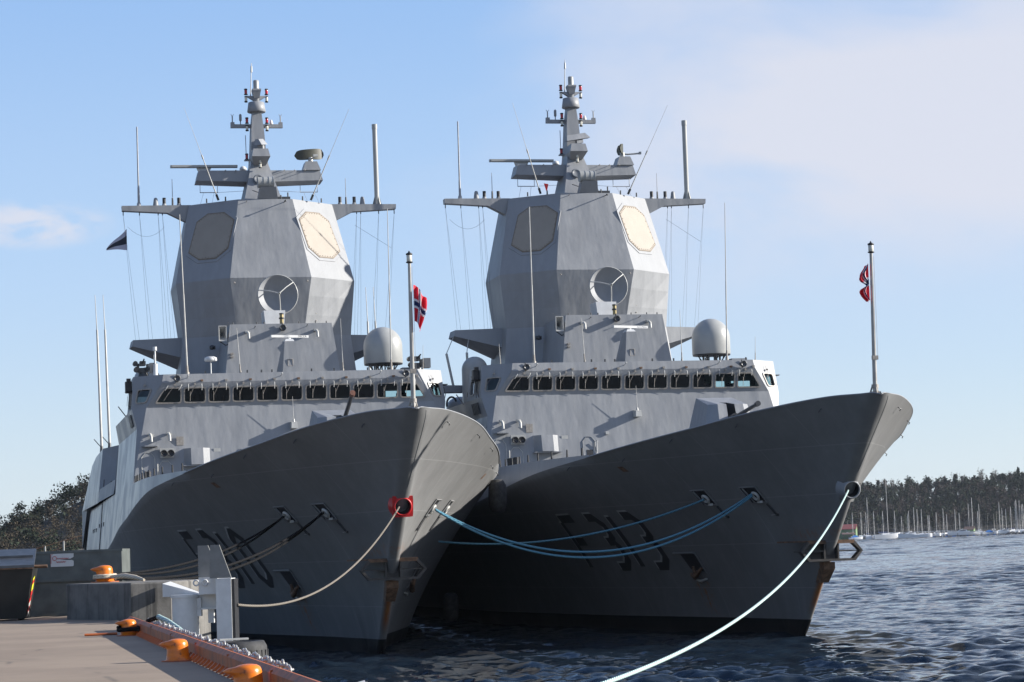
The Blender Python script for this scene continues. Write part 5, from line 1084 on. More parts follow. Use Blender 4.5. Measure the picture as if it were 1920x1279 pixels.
# white steel arm and fender panel beside the block
fr_ = empty('mooring_fender', (-9.9, 66.5, 2.4), (0, 0, 0), 'white steel fender arm with a tall plate reaching out from the concrete block', 'fender frame')
def W(mb, pts_b, pts_t, mi=0): mb.prism([(x + 9.9, y - 66.5, z - 2.4) for x, y, z in pts_b], [(x + 9.9, y - 66.5, z - 2.4) for x, y, z in pts_t], mi)
mb = MB(); W(mb, [(-10.05, 66.9, 3.05), (-8.95, 66.4, 3.05), (-8.95, 66.9, 3.05), (-10.05, 68.4, 3.05)], [(-10.05, 66.9, 3.42), (-8.95, 66.4, 3.12), (-8.95, 66.9, 3.12), (-10.05, 68.4, 3.46)]); mb.build('bracket', 'white_paint', fr_)
O_ = Vector((9.9, -66.5, -2.4))
mb = MB(); mb.cyl(V((-9.32, 66.2, .6)) + O_, V((-9.32, 66.2, 3.06)) + O_, .37, .37, 30); mb.cyl(V((-9.32, 66.2, 3.02)) + O_, V((-9.32, 66.2, 3.10)) + O_, .40, .40, 30); mb.box(V((-8.94, 66.2, 2.75)) + O_, (.14, .3, .5)); mb.build('drum', 'white_paint', fr_)
mb = MB(); mb.box(V((-8.62, 66.3, 2.90)) + O_, (.72, .3, .36)); mb.box(V((-8.62, 66.3, 3.10)) + O_, (.9, .5, .05)); mb.box(V((-8.62, 66.3, 2.70)) + O_, (.72, .5, .05)); mb.box(V((-8.62, 66.3, 2.50)) + O_, (.16, .2, .4)); mb.build('cross_beam', 'white_paint', fr_)
simple('panel_grey', (0.19, 0.192, 0.185), .6, var=.12)
mb = MB(); W(mb, [(-8.34, 65.2, .2), (-7.92, 65.2, .2), (-7.92, 66.2, .2), (-8.34, 66.2, .2)], [(-8.34, 65.2, 3.52), (-7.92, 65.2, 3.52), (-7.92, 66.2, 3.52), (-8.34, 66.2, 3.52)]); mb.build('post', 'white_paint', fr_)
mb = MB(); Y_ = 65.22; pf = [(-8.50, 3.53), (-7.91, 3.53), (-8.22, 4.44), (-8.47, 4.44)]; W(mb, [(x, Y_, z) for x, z in pf], [(x, Y_ + .10, z) for x, z in pf]); mb.build('guide_plate', 'panel_grey', fr_)
mb = MB(); Y_ = 65.9; pf = [(-8.90, 3.55), (-8.52, 3.55), (-8.52, 4.18), (-8.62, 4.44), (-8.90, 4.44)]; W(mb, [(x, Y_, z) for x, z in pf], [(x, Y_ + .10, z) for x, z in pf]); mb.build('guide_plate', 'panel_grey', fr_)
mb = MB(); W(mb, [(-8.86, 65.6, 3.1), (-8.34, 65.6, 3.1), (-8.34, 66.1, 3.1), (-8.86, 66.1, 3.1)], [(-8.86, 65.6, 3.56), (-8.34, 65.6, 3.56), (-8.34, 66.1, 3.56), (-8.86, 66.1, 3.56)])
for x in (-8.92, -8.68): mb.tube([V((x + .075 * math.cos(a), 65.55, 3.42 + .075 * math.sin(a))) + O_ for a in np.linspace(0, 6.28, 13)], .022, 6)
mb.build('hinge_block', 'white_paint', fr_)
mb = MB(); W(mb, [(-7.91, 65.25, .3), (-7.84, 65.25, .3), (-7.84, 66.15, .3), (-7.91, 66.15, .3)], [(-7.91, 65.25, 3.5), (-7.84, 65.25, 3.5), (-7.84, 66.15, 3.5), (-7.91, 66.15, 3.5)]); mb.build('rubbing_pad', 'black_fitting', fr_)
# grey-green steel container with its torn white notice
simple('container_green', (0.105, 0.118, 0.112), .55, var=.22, scale=1.6)
ct = empty('container', (-17.5, 77.6, 2.4), (0, 0, .04), 'grey-green steel container with a white notice behind the concrete block', 'container')
mb = MB(); mb.box((0.6, .4, 1.05), (8.0, 2.2, 2.08)); mb.build('body', 'container_green', ct)
mb = MB(); mb.box((.6, -.73, 1.14), (8.0, .08, .09)); mb.box((.6, -.71, 2.05), (8.06, .06, .08)); mb.box((.6, -.71, .06), (8.0, .06, .1)); mb.build('rib', 'container_green', ct)
nt_ = empty('notice', (0, 0, 0)); nt_.parent = ct
mb = MB(); x0, x1, z0, z1 = 2.32, 3.06, 1.58, 2.0; mb.prism([(x0, -.712, z0), (x1 - .03, -.712, z0), (x1, -.712, z0 + .03), (x1, -.712, z0 + .17), (x1 - .06, -.712, z0 + .205), (x0 + .28, -.712, z0 + .215), (x1 - .1, -.712, z0 + .25), (x1, -.712, z0 + .30), (x1, -.712, z1), (x0, -.712, z1)], [(x, -.725, z) for x, z in ((x0, z0), (x1 - .03, z0), (x1, z0 + .03), (x1, z0 + .17), (x1 - .06, z0 + .205), (x0 + .28, z0 + .215), (x1 - .1, z0 + .25), (x1, z0 + .30), (x1, z1), (x0, z1))]); mb.build('plate', 'white_paint', nt_)
mb = MB(); mb.tube([(x0 + .13 + .065 * math.cos(a), -.732, z0 + .27 + .065 * math.sin(a)) for a in np.linspace(0, 6.28, 17)], .009, 4)
mb.tube([(x0 + .20 + .38 * k, -.732, z0 + .26 + .02 * math.sin(k * 40)) for k in np.linspace(0, 1, 26)], .008, 4); mb.tube([(x0 + .18 + .30 * k, -.732, z0 + .15 + .025 * math.sin(k * 34)) for k in np.linspace(0, 1, 26)], .007, 4); mb.tube([(x0 + .012, -.732, z0 + .1), (x0 + .012, -.732, z1 - .02), (x0 + .08, -.732, z1 - .02)], .008, 4); mb.build('red_script', 'red_paint', nt_)
# black skip with a sloping lid
simple('skip_black', (0.012, 0.012, 0.011), .5, var=.3); simple('lid_grey', (0.05, 0.057, 0.068), .42, var=.25, scale=5)
dk = empty('dumpster', (-16.75, 73.6, 2.4), (0, 0, .12), 'black waste skip with a sloping grey lid at the left edge of the quay', 'skip')
mb = MB(); mb.prism([(-1.5, -.75, .05), (1.48, -.75, .05), (1.48, .75, .05), (-1.5, .75, .05)], [(-1.7, -.95, 1.58), (1.76, -.95, 1.58), (1.76, .95, 1.58), (-1.7, .95, 1.58)]); mb.build('body', 'skip_black', dk)
mb = MB(); mb.prism([(-1.75, -1.05, 1.60), (1.80, -1.05, 1.60), (1.72, .95, 2.10), (-1.75, .95, 2.12)], [(-1.75, -1.05, 1.68), (1.80, -1.05, 1.68), (1.72, .95, 2.18), (-1.75, .95, 2.20)]); mb.box((0, -.1, 1.95), (3.4, .06, .06)); mb.build('lid', 'lid_grey', dk)
mb = MB(); mb.prism([(1.42, .7, 1.58), (1.70, .7, 1.58), (1.70, .8, 1.58), (1.42, .8, 1.58)], [(1.42, .7, 2.1), (1.5, .7, 2.1), (1.5, .8, 2.1), (1.42, .8, 2.1)]); mb.box((0, -1.0, 1.60), (3.5, .08, .08)); mb.cyl((1.75, -.4, 1.62), (2.15, -.4, 1.62), .05, .05, 8); mb.build('rim', 'rust_metal', dk)
simple('tape_yellow', (0.62, 0.66, 0.03), .4, var=.05); 
mb = MB()
for k, (z0, z1, mi) in enumerate(((.70, .86, 0), (.86, 1.06, 1), (1.06, 1.18, 0), (1.18, 1.26, 1))):
    f_ = lambda z: 1.49 + .28 * z / 1.58 + .012
    mb.quad((f_(z0), -.5, z0), (f_(z0), .2, z0 + .08), (f_(z1), .2, z1 + .08), (f_(z1), -.5, z1), mi)
for k in range(4):
    z0 = .08 + k * .14; mb.quad((f_(z0), -.62, z0), (f_(z0), .1, z0 + .10), (f_(z0 + .14), .1, z0 + .24), (f_(z0 + .14), -.62, z0 + .14), 0 if k % 2 else 2)
mb.build('warning_tape', ['red_paint', 'tape_yellow', 'light_fitting'], dk, fix=False)
for x, y in ((-1.3, -.55), (1.3, -.55), (1.3, .55), (-1.3, .55)):
    mb = MB(); mb.cyl((x - .05, y, .06), (x + .05, y, .06), .06, .06, 10); mb.build('castor', 'black_fitting', dk)
# small white box on the outer face near the camera
mb = MB(); 
for a, b in (((0, 0), (.5, .08)), ((.5, .08), (.5, -.35)), ((.5, -.35), (0, -.42)), ((0, -.42), (0, 0)), ((.25, .04), (.25, -.38))): mb.tube([q(.22 + a[0] * .5, .2, 2.58 + a[1] * .7), q(.22 + b[0] * .5, .2, 2.58 + b[1] * .7)], .028, 5)
o = mb.build('quay_ladder', 'white_paint', None); tag(o, 'small white ladder top standing outside the curb near the bottom edge', 'ladder')
mb = MB(); mb.cyl(q(-1.5, 29.2, 2.43), q(-.75, 29.2, 2.43), .03, .03, 8); o = mb.build('steel_bar', 'curb_steel', None); tag(o, 'short rusty steel bar lying on the quay behind the third bollard', 'bar')

gw = empty('gangway', (0, 0, 0), (0, 0, 0), 'gangway with pale posts sloping from the quay up to the stern of the near warship', 'gangway')
def gp(k, dz=0, dy=0): return s2w(fa, (-8.45 - 1.4 * k, 97 + dy, 5.34 - .36 * k + dz))
mb = MB(); mb.prism([gp(-.1, -.12, -.5), gp(6, -.12, -.5), gp(6, -.12, .5), gp(-.1, -.12, .5)], [gp(-.1, 0, -.5), gp(6, 0, -.5), gp(6, 0, .5), gp(-.1, 0, .5)]); mb.build('walkway', 'frame_metal', gw)
for k in range(1, 7):
    for dy in (-.5, .5): mb = MB(); mb.cyl(gp(k, 0, dy), gp(k, 1.0, dy), .055, .05, 6); mb.build('post', 'light_fitting', gw)
for dy in (-.5, .5): mb = MB(); mb.tube([gp(k, 1.0, dy) for k in (0, 2, 4, 6)], .03, 5); mb.tube([gp(k, .5, dy) for k in (0, 2, 4, 6)], .02, 5); mb.build('hand_rope', 'rust_metal', gw)
# ------------------------------------------------------------------ mooring ropes
def catenary(a, b, sag, n=48, side=Vector((0, 0, 0))):
    a, b = Vector(a), Vector(b); return [a.lerp(b, t_) + Vector((0, 0, -4 * sag * t_ * (1 - t_))) + side * (4 * t_ * (1 - t_)) for t_ in np.linspace(0, 1, n)]
def rope(name, runs, r_, mat, label, group=None):
    mb = MB()
    for p in runs: mb.tube(p, r_, 7)
    o = mb.build(name, mat, None); tag(o, label, 'rope', group or 'mooring ropes'); return o
Pp = s2w(fa, hp(8.75, 5.95, 1, .12)); Ps = s2w(fb, hp(8.6, 6.05, -1, .12))
rope('mooring_rope', [catenary(Pp, Ps, 2.12), catenary(Pp + Vector((.06, -.1, -.06)), Ps + Vector((-.02, -.08, -.09)), 2.28)], .047, 'rope_blue', 'doubled blue rope sagging between the two bows')
rope('mooring_rope', [catenary(s2w(fb, hp(11.9, 5.92, -1, .12)), s2w(fa, hp(17.0, 4.6, 1, .1)), .75)], .045, 'rope_blue', 'single thin blue rope crossing the dark gap above the hull number F 313')
ha = s2w(fa, (-.16, 2.92, 5.90)); end = Vector((-7.82, 65.7, 2.78))
rope('mooring_rope', [catenary(ha, end, 1.15)], .036, 'rope_tan', 'tan rope from the red hawse hole down to the white fender frame')
bl_ = Vector((-12.6, 72.9, 3.62))
rope('mooring_rope', [catenary(s2w(fa, hp(8.7, 5.95, -1, .14)), bl_, .85), catenary(s2w(fa, hp(8.8, 5.95, -1, .12)), bl_ + Vector((.1, 0, .05)), 1.05)], .048, 'rope_dark', 'doubled black rope from the forward mooring port beside F 310 to the quay')
rope('mooring_rope', [catenary(s2w(fa, hp(12.0, 5.92, -1, .14)), bl_ + Vector((-.1, .1, .08)), .55), catenary(s2w(fa, hp(12.1, 5.92, -1, .12)), bl_ + Vector((0, .1, .1)), .75)], .042, 'rope_dark', 'doubled black rope from the after mooring port beside F 310 to the quay')
hb_ = s2w(fb, (-.18, 2.92, 5.88)); rope('mooring_rope', [catenary(hb_, (-3.0, 14.0, 2.75), 1.9, 90)], .036, 'rope_pale', 'pale green rope curving from the grey hawse pipe down to the bottom edge')
# rubber fenders between the hulls
for k, y in enumerate((21.0, 40.0, 62.0)):
    a = s2w(fa, (9.05 if y > 30 else 7.75, y, 0)); mb = MB(); zc = 6.6 if k == 0 else 1.0
    prf = [(0, -.8), (.28, -.76), (.42, -.5), (.45, 0), (.42, .5), (.28, .76), (0, .8)]
    mb.lathe(prf, a + Vector((0, 0, zc)), 20)
    o = mb.build('hull_fender', 'tyre_rubber', None); tag(o, ['black rubber fender squeezed between the two flared bows', 'black rubber fender at the waterline between the hulls abreast the bridges', 'black rubber fender at the waterline between the hulls abreast the mast towers'][k], 'fender', 'fenders between the hulls')
# ------------------------------------------------------------------ water: a real displaced surface, fine near the camera, coarser far out
ang = np.concatenate([np.linspace(rad(-52), rad(-19), 120), np.linspace(rad(-18.95), rad(19), 900), np.linspace(rad(19.1), rad(52), 120)]); radd = np.concatenate([np.geomspace(14, 420, 1150), np.geomspace(421, 1450, 560), np.geomspace(1560, 9000, 14)])
A_, R_ = np.meshgrid(ang, radd); WX, WY_ = R_ * np.sin(A_), R_ * np.cos(A_)
H = np.zeros_like(WX); rs_ = np.random.default_rng(5); step = np.maximum(np.gradient(radd)[:, None] * np.ones_like(WX), R_ * 0.0019)
for k in range(80):
    lam = 0.42 * (3.6 / 0.42) ** rs_.random(); th = rad(205) + rs_.normal(0, .55); amp = 0.0140 * lam ** 0.80 * (0.6 + .8 * rs_.random())
    ph = (WX * math.sin(th) + WY_ * math.cos(th)) * 2 * math.pi / lam + rs_.random() * 6.28
    fade = np.clip((lam / step - 2.2) / 2.0, 0, 1); wv_ = np.sin(ph + .35 * np.sin(ph)); H += amp * fade * wv_
for k in range(30):
    lam = 5.0 * (16.0 / 5.0) ** rs_.random(); th = rad(200) + rs_.normal(0, .6); amp = 0.0082 * lam ** 0.9 * (0.6 + .8 * rs_.random())
    ph = (WX * math.sin(th) + WY_ * math.cos(th)) * 2 * math.pi / lam + rs_.random() * 6.28
    fade = np.clip((lam / step - 2.2) / 2.0, 0, 1) * np.clip((R_ - 120) / 400, .12, 1); H += amp * fade * np.sin(ph + .35 * np.sin(ph))
gust = 0.75 + .35 * np.sin(WX * .05 + 1.3 * np.sin(WY_ * .021)) * np.sin(WY_ * .033 + .8)
H *= gust
nr, nc = WX.shape; co = np.stack([WX, WY_, H + WATER_Z], -1).reshape(-1, 3)
idx = np.arange(nr * nc).reshape(nr, nc); F4 = np.stack([idx[:-1, :-1], idx[:-1, 1:], idx[1:, 1:], idx[1:, :-1]], -1).reshape(-1, 4)
me = bpy.data.meshes.new('water'); me.vertices.add(len(co)); me.vertices.foreach_set('co', co.ravel()); me.loops.add(F4.size); me.loops.foreach_set('vertex_index', F4.ravel().astype(np.int32))
me.polygons.add(len(F4)); me.polygons.foreach_set('loop_start', np.arange(0, F4.size, 4, dtype=np.int32)); me.polygons.foreach_set('loop_total', np.full(len(F4), 4, dtype=np.int32)); me.polygons.foreach_set('use_smooth', np.ones(len(F4), dtype=bool)); me.update(calc_edges=True)
t = NT('sea_water')
def vnoise(scale, sc, loc):
    mp = t.n.new('ShaderNodeMapping'); t.lk(t.tc.outputs['Object'], mp.inputs[0]); mp.inputs['Scale'].default_value = sc; mp.inputs['Location'].default_value = loc; mp.inputs['Rotation'].default_value = (0, 0, .4)
    n = t.n.new('ShaderNodeTexNoise'); t.lk(mp.outputs[0], n.inputs['Vector']); n.inputs['Scale'].default_value = scale; n.inputs['Detail'].default_value = 3; n.inputs['Roughness'].default_value = .55; n.inputs['Distortion'].default_value = .4
    v = t.n.new('ShaderNodeVectorMath'); v.operation = 'SUBTRACT'; t.lk(n.outputs['Color'], v.inputs[0]); v.inputs[1].default_value = (.5, .5, .5); return v.outputs[0]
def vsc(v, k):
    n = t.n.new('ShaderNodeVectorMath'); n.operation = 'MULTIPLY'; t.lk(v, n.inputs[0]); n.inputs[1].default_value = k; return n.outputs[0]
def vadd(a, b):
    n = t.n.new('ShaderNodeVectorMath'); n.operation = 'ADD'; t.lk(a, n.inputs[0]); t.lk(b, n.inputs[1]); return n.outputs[0]
ge = t.n.new('ShaderNodeNewGeometry')
pert = vadd(vadd(vsc(vnoise(.55, (.55, 1.0, 1), (0, 0, 0)), (.28, .4, 0)), vsc(vnoise(3.2, (.6, 1.0, 1), (3, 1, 0)), (.5, .65, 0))), vsc(vnoise(.09, (.6, 1.0, 1), (7, 2, 0)), (.08, .10, 0)))
nn = t.n.new('ShaderNodeVectorMath'); nn.operation = 'NORMALIZE'; t.lk(vadd(ge.outputs['Normal'], pert), nn.inputs[0])
t.set((0.010, 0.019, 0.031), .07, 0, nn.outputs[0], IOR=1.333, spec=.30)
me.materials.append(MATS['sea_water']); o = bpy.data.objects.new('water', me); C.objects.link(o); tag(o, kind='structure')

# ------------------------------------------------------------------ far shore and hills
def terrain(name, xs, ys, fn, mat):
    mb = MB(); nx, ny = len(xs), len(ys)
    mb.add([(x, y, fn(x, y)) for y in ys for x in xs], [(j*nx+i, j*nx+i+1, (j+1)*nx+i+1, (j+1)*nx+i) for j in range(ny-1) for i in range(nx-1)], 0, True)
    o = mb.build(name, mat, None); return tag(o, kind='structure')
t = NT('hill_soil'); c = t.mix(t.sm(t.noise(.05, 5, .65), .35, .65), (0.025, 0.026, 0.019), (0.050, 0.042, 0.030)); c = t.mix(t.math('MULTIPLY', t.sm(t.noise(.4, 4, .6), .5, .7), .5), c, (0.075, 0.062, 0.045)); t.set(c, .95)
def sm_(v, a, b): t_ = min(1, max(0, (v - a) / (b - a))); return t_ * t_ * (3 - 2 * t_)
def hill_r(x, y): return -1.2 + 3.2 * sm_(y, 1222, 1262) + 25 * sm_(y, 1262, 1400) * (0.9 + .12 * math.sin(x * .021)) + .6 * math.sin(x * .13) * sm_(y, 1240, 1290)
terrain('far_shore', np.linspace(60, 560, 70), np.concatenate([np.linspace(1222, 1420, 36), [1600, 2200]]), hill_r, 'hill_soil')
def hill_l(x, y):
    # ridge that climbs to the right, behind the stern
    ridge = 4 + 36 * sm_(x, -176, -96) + 9 * sm_(x, -100, -60) - 60 * sm_(x, -50, -5)
    return -1.5 + 3 * sm_(y, 560, 590) + ridge * sm_(y, 590, 735) * .86
terrain('hill', np.linspace(-330, 0, 50), np.concatenate([np.linspace(560, 760, 34), [850, 1100]]), hill_l, 'hill_soil')
t = NT('ridge_green'); t.set(t.mix(t.sm(t.noise(.012, 6, .7), .4, .6), (0.035, 0.045, 0.035), (0.075, 0.075, 0.055)), .95)
def ridge(x, y): return -2 + (50 + 9 * math.sin(x * .006 + 1) + 6 * math.sin(x * .021) + 3 * math.sin(x * .06)) * sm_(y, 3000, 3450) * (1 - .75 * sm_(x, -560, -150)) * (1 - .6 * sm_(x, 500, 1500))
terrain('distant_ridge', np.linspace(-2200, 2600, 150), np.concatenate([np.linspace(2980, 3500, 20), [4200]]), ridge, 'ridge_green')

# foliage cards: many small triangles spread through each crown's volume
def leaf_mat(name, a, b):
    t = NT(name); oi = t.n.new('ShaderNodeObjectInfo'); g = t.n.new('ShaderNodeNewGeometry')
    f = t.math('ADD', t.math('MULTIPLY', g.outputs['Random Per Island'], .75), t.math('MULTIPLY', t.noise(.25, 3), .35))
    t.set(t.mix(f, a, b), .85, spec=.15)
leaf_mat('pine_leaf', (0.016, 0.025, 0.016), (0.038, 0.048, 0.028)); leaf_mat('twig', (0.038, 0.031, 0.027), (0.075, 0.060, 0.050)); leaf_mat('twig_pale', (0.07, 0.058, 0.048), (0.15, 0.125, 0.105)); leaf_mat('scrub_leaf', (0.055, 0.045, 0.032), (0.092, 0.074, 0.050))
simple('bark', (0.085, 0.065, 0.05), .9, var=.3); simple('birch_bark', (0.30, 0.28, 0.25), .85, var=.3, scale=.8)
def tris(centers, size, flat=0.0):
    n = len(centers); a = RNG.normal(size=(n, 3)); b = RNG.normal(size=(n, 3)); a[:, 2] *= (1 - flat); b[:, 2] *= (1 - flat)
    a /= np.linalg.norm(a, axis=1)[:, None] + 1e-9; b /= np.linalg.norm(b, axis=1)[:, None] + 1e-9; s = size * RNG.uniform(.6, 1.4, (n, 1))
    return np.stack([centers - a * s * .5, centers + a * s * .5, centers + b * s], 1)
def pine_pts(h, rr, n):
    z = h * (0.22 + .78 * RNG.random(n) ** .85); lay = .55 + .45 * np.abs(np.sin(z / h * 15 + RNG.random())); t_ = (1 - z / h)
    r_ = rr * (t_ ** .75 * .95 + .05) * lay * RNG.random(n) ** .45; a = RNG.random(n) * 6.283; lob = 1 + .28 * np.sin(a * 3 + RNG.random() * 6)
    return np.stack([r_ * np.cos(a) * lob, r_ * np.sin(a) * lob, z - r_ * .12], 1)
def scots_pts(h, rr, n):
    k = 7; cs = np.stack([RNG.normal(0, rr * .45, k), RNG.normal(0, rr * .45, k), h * RNG.uniform(.55, .95, k)], 1); i = RNG.integers(0, k, n)
    return cs[i] + RNG.normal(size=(n, 3)) * np.array([rr * .34, rr * .34, h * .07])
def bare_pts(h, rr, n):
    k = 16; a = RNG.random(k) * 6.283; z0 = h * RNG.uniform(.25, .8, k); ln = rr * RNG.uniform(.6, 1.1, k); i = RNG.integers(0, k, n); t_ = RNG.random(n) ** .7
    p = np.stack([np.cos(a[i]) * ln[i] * t_, np.sin(a[i]) * ln[i] * t_, z0[i] + h * .30 * t_], 1); return p + RNG.normal(size=(n, 3)) * rr * .16
def tri_mesh(name, T, mat, extra=None):
    me = bpy.data.meshes.new(name); n = len(T); me.vertices.add(n * 3); me.vertices.foreach_set('co', T.reshape(-1).astype(np.float32)); me.loops.add(n * 3); me.loops.foreach_set('vertex_index', np.arange(n * 3, dtype=np.int32))
    me.polygons.add(n); me.polygons.foreach_set('loop_start', np.arange(0, n * 3, 3, dtype=np.int32)); me.polygons.foreach_set('loop_total', np.full(n, 3, dtype=np.int32)); me.update(calc_edges=True); me.materials.append(MATS[mat]); return me
def link(name, me, parent=None, loc=(0, 0, 0), rz=0, sc=(1, 1, 1)):
    o = bpy.data.objects.new(name, me); C.objects.link(o); o.parent = parent; o.location = loc; o.rotation_euler = (0, 0, rz); o.scale = sc; return o
# -- the far wood reads as one mass of evergreens and bare birches
acc = {'pine_leaf': [], 'twig': []}
for k in range(1700):
    x = RNG.uniform(85, 430); y = 1268 + 136 * RNG.random() ** .75; z = hill_r(x, y) - .3; kind = RNG.random()
    if kind < .46: h = RNG.uniform(8, 13.5); T = tris(pine_pts(h, h * .25, 170), 1.15, .35) ; m_ = 'pine_leaf'
    elif kind < .62: h = RNG.uniform(8.5, 12.5); T = tris(scots_pts(h, h * .26, 150), 1.25); m_ = 'pine_leaf'
    else: h = RNG.uniform(8, 12); T = tris(bare_pts(h, h * .22, 150), .75); m_ = 'twig'
    acc[m_].append(T + np.array([x, y, z]))
for m_, nm, lb in (('pine_leaf', 'forest', None), ('twig', 'woodland', None)):
    o = link(nm, tri_mesh(nm, np.concatenate(acc[m_]), m_)); tag(o, {'pine_leaf': 'dark evergreen forest covering the shore across the bay', 'twig': 'bare brown woodland mixed through the shore across the bay'}[m_], 'forest', kind='stuff')
# trunks seen between the trees
mb = MB()
for k in range(150):
    x = RNG.uniform(110, 300); y = RNG.uniform(1262, 1300); z = hill_r(x, y); h = RNG.uniform(5, 10); mb.cyl((x, y, z - .5), (x + RNG.normal(0, .3), y, z + h), .14, .06, 4, 0, False)
o = mb.build('tree_trunks', 'birch_bark', None); tag(o, 'thin pale trunks at the foot of the wood across the bay', 'trunks', kind='stuff')
# -- trees one can tell apart on the skyline
protoT = {}
def tree(kind, x, y, z, h, label, group):
    name = {'pine': 'pine_tree', 'spruce': 'spruce_tree', 'birch': 'bare_tree'}[kind]
    e = empty(name, (x, y, z), (0, 0, RNG.uniform(0, 6)), label, 'tree', group)
    if kind not in protoT:
        H0 = 12.; P_ = {'pine': scots_pts(H0, 3.0, 520), 'spruce': pine_pts(H0, 3.0, 620), 'birch': bare_pts(H0, 2.7, 620)}[kind]; T = tris(P_, {'pine': .75, 'spruce': .7, 'birch': .42}[kind], .2)
        m1 = tri_mesh('crown', T, {'pine': 'pine_leaf', 'spruce': 'pine_leaf', 'birch': 'twig_pale'}[kind])
        mb = MB(); mb.tube([(0, 0, -.6), (.1, 0, 4), (.0, .1, 8), (.05, 0, 11.2)], [.26, .2, .12, .04], 6)
        for j in range(9): a = j * 2.4; zz = 3.6 + j * .75; mb.tube([(0.05, 0, zz), (math.cos(a) * 1.0, math.sin(a) * 1.0, zz + .7), (math.cos(a) * 2.0, math.sin(a) * 2.0, zz + 1.7)], [.08, .05, .02], 4)
        protoT[kind] = (m1, mb.mesh('trunk', 'birch_bark' if kind == 'birch' else 'bark'))
    for nm, me in zip(('crown', 'trunk'), protoT[kind]): link(nm, me, e, sc=(h / 12,) * 3)
    return e
sky_y = 1392
for (px_, h, kd) in ((1655, 12, 'birch'), (1673, 12, 'birch'), (1692, 11, 'spruce'), (1711, 14, 'pine'), (1733, 11, 'spruce'), (1747, 13, 'pine'), (1770, 12, 'birch'), (1791, 13, 'birch'), (1806, 12, 'birch'), (1825, 11, 'spruce'), (1840, 15, 'birch'), (1866, 14, 'birch'), (1884, 12, 'spruce'), (1900, 12, 'birch'), (1911, 14, 'spruce')):
    x = (px_ - 973.7) * sky_y / 4453.4; lab = {'birch': 'bare pale birch rising above the dark wood across the bay', 'spruce': 'dark spruce rising above the wood across the bay', 'pine': 'broad dark pine rising above the wood across the bay'}[kd]
    tree(kd, x, sky_y, hill_r(x, sky_y) - .5, h, lab, {'birch': 'bare birches on the far skyline', 'spruce': 'spruces on the far skyline', 'pine': 'pines on the far skyline'}[kd])
# left hillside
acc = []; acc2 = []
for k in range(2300):
    x = RNG.uniform(-215, -30); y = RNG.uniform(585, 740); z = hill_l(x, y) - .2; u_ = RNG.random()
    if u_ < .13: h = RNG.uniform(4.5, 8); acc2.append(tris(scots_pts(h, h * .3, 110), .7) + np.array([x, y, z]))
    else: h = RNG.uniform(2.5, 6.5); acc.append(tris(bare_pts(h, h * .40, 90), .42) + np.array([x, y, z]))
o = link('scrub', tri_mesh('scrub', np.concatenate(acc), 'scrub_leaf')); tag(o, 'brown leafless scrub covering the hillside behind the stern', 'scrub', kind='stuff')
o = link('forest', tri_mesh('forest', np.concatenate(acc2), 'pine_leaf')); tag(o, 'dark evergreens scattered over the hillside behind the stern', 'forest', kind='stuff')
for (x, y, h, kd, lab) in ((-147.5, 700, 9.5, 'pine', 'round topped dark pine standing out on the left slope below the skyline'), (-124, 725, 8, 'pine', 'dark pine on the upper left slope close to the hull edge'), (-116, 735, 7, 'spruce', 'small dark spruce at the top of the left slope'), (-132, 720, 6.5, 'birch', 'bare shrubby tree halfway up the left slope')):
    tree(kd, x, y, hill_l(x, y) - .4, h, lab, None)

# ------------------------------------------------------------------ the marina across the bay
YM = 1200.
def bx(px_, Y=YM): return (px_ - 973.7) * Y / 4453.4
simple('boat_white', (0.82, 0.82, 0.81), .35, var=.03); simple('mast_alloy', (0.62, 0.60, 0.57), .5, .2, var=.08, scale=.5); simple('sail_cover', (0.05, 0.10, 0.32), .7); simple('cover_blue', (0.03, 0.18, 0.50), .6); simple('float_blue', (0.05, 0.22, 0.62), .5); simple('boat_dark', (0.05, 0.045, 0.045), .4); simple('boat_blue', (0.16, 0.19, 0.30), .4); simple('boat_red', (0.40, 0.08, 0.07), .5); simple('wood_deck', (0.22, 0.19, 0.16), .85); simple('hut_green', (0.14, 0.22, 0.10), .7, var=.1); simple('roof_red', (0.30, 0.085, 0.075), .7); simple('roof_brown', (0.16, 0.105, 0.085), .8); simple('wood_light', (0.36, 0.28, 0.19), .8); simple('rock', (0.10, 0.10, 0.10), .9, var=.35, scale=.8)
HULLM = {}
def boat_hull(L_, B_, H_, mats=('boat_white', 'boat_red')):
    mb = MB(); n = 9; secs = []
    for i in range(n):
        t_ = i / (n - 1); w_ = B_ / 2 * (1 - t_ ** 2.6) ** .6 if t_ < 1 else 0.02; sh = H_ * (1 + .28 * t_ ** 2); x = -L_ / 2 + L_ * t_
        secs.append([(x, -w_, sh), (x + .15 * t_ * H_ * 0, -w_ * .86, .25), (x - .5 * t_ * H_, -w_ * .4, -.25), (x - .5 * t_ * H_, w_ * .4, -.25), (x, w_ * .86, .25), (x, w_, sh)])
    for i in range(n - 1):
        for k in range(5): mb.quad(secs[i][k], secs[i+1][k], secs[i+1][k+1], secs[i][k+1], 1 if k in (1, 2, 3) else 0)
        mb.quad(secs[i][0], secs[i][5], secs[i+1][5], secs[i+1][0], 0)
    mb.poly(secs[0][::-1], 0); return mb.mesh('hull', list(mats))
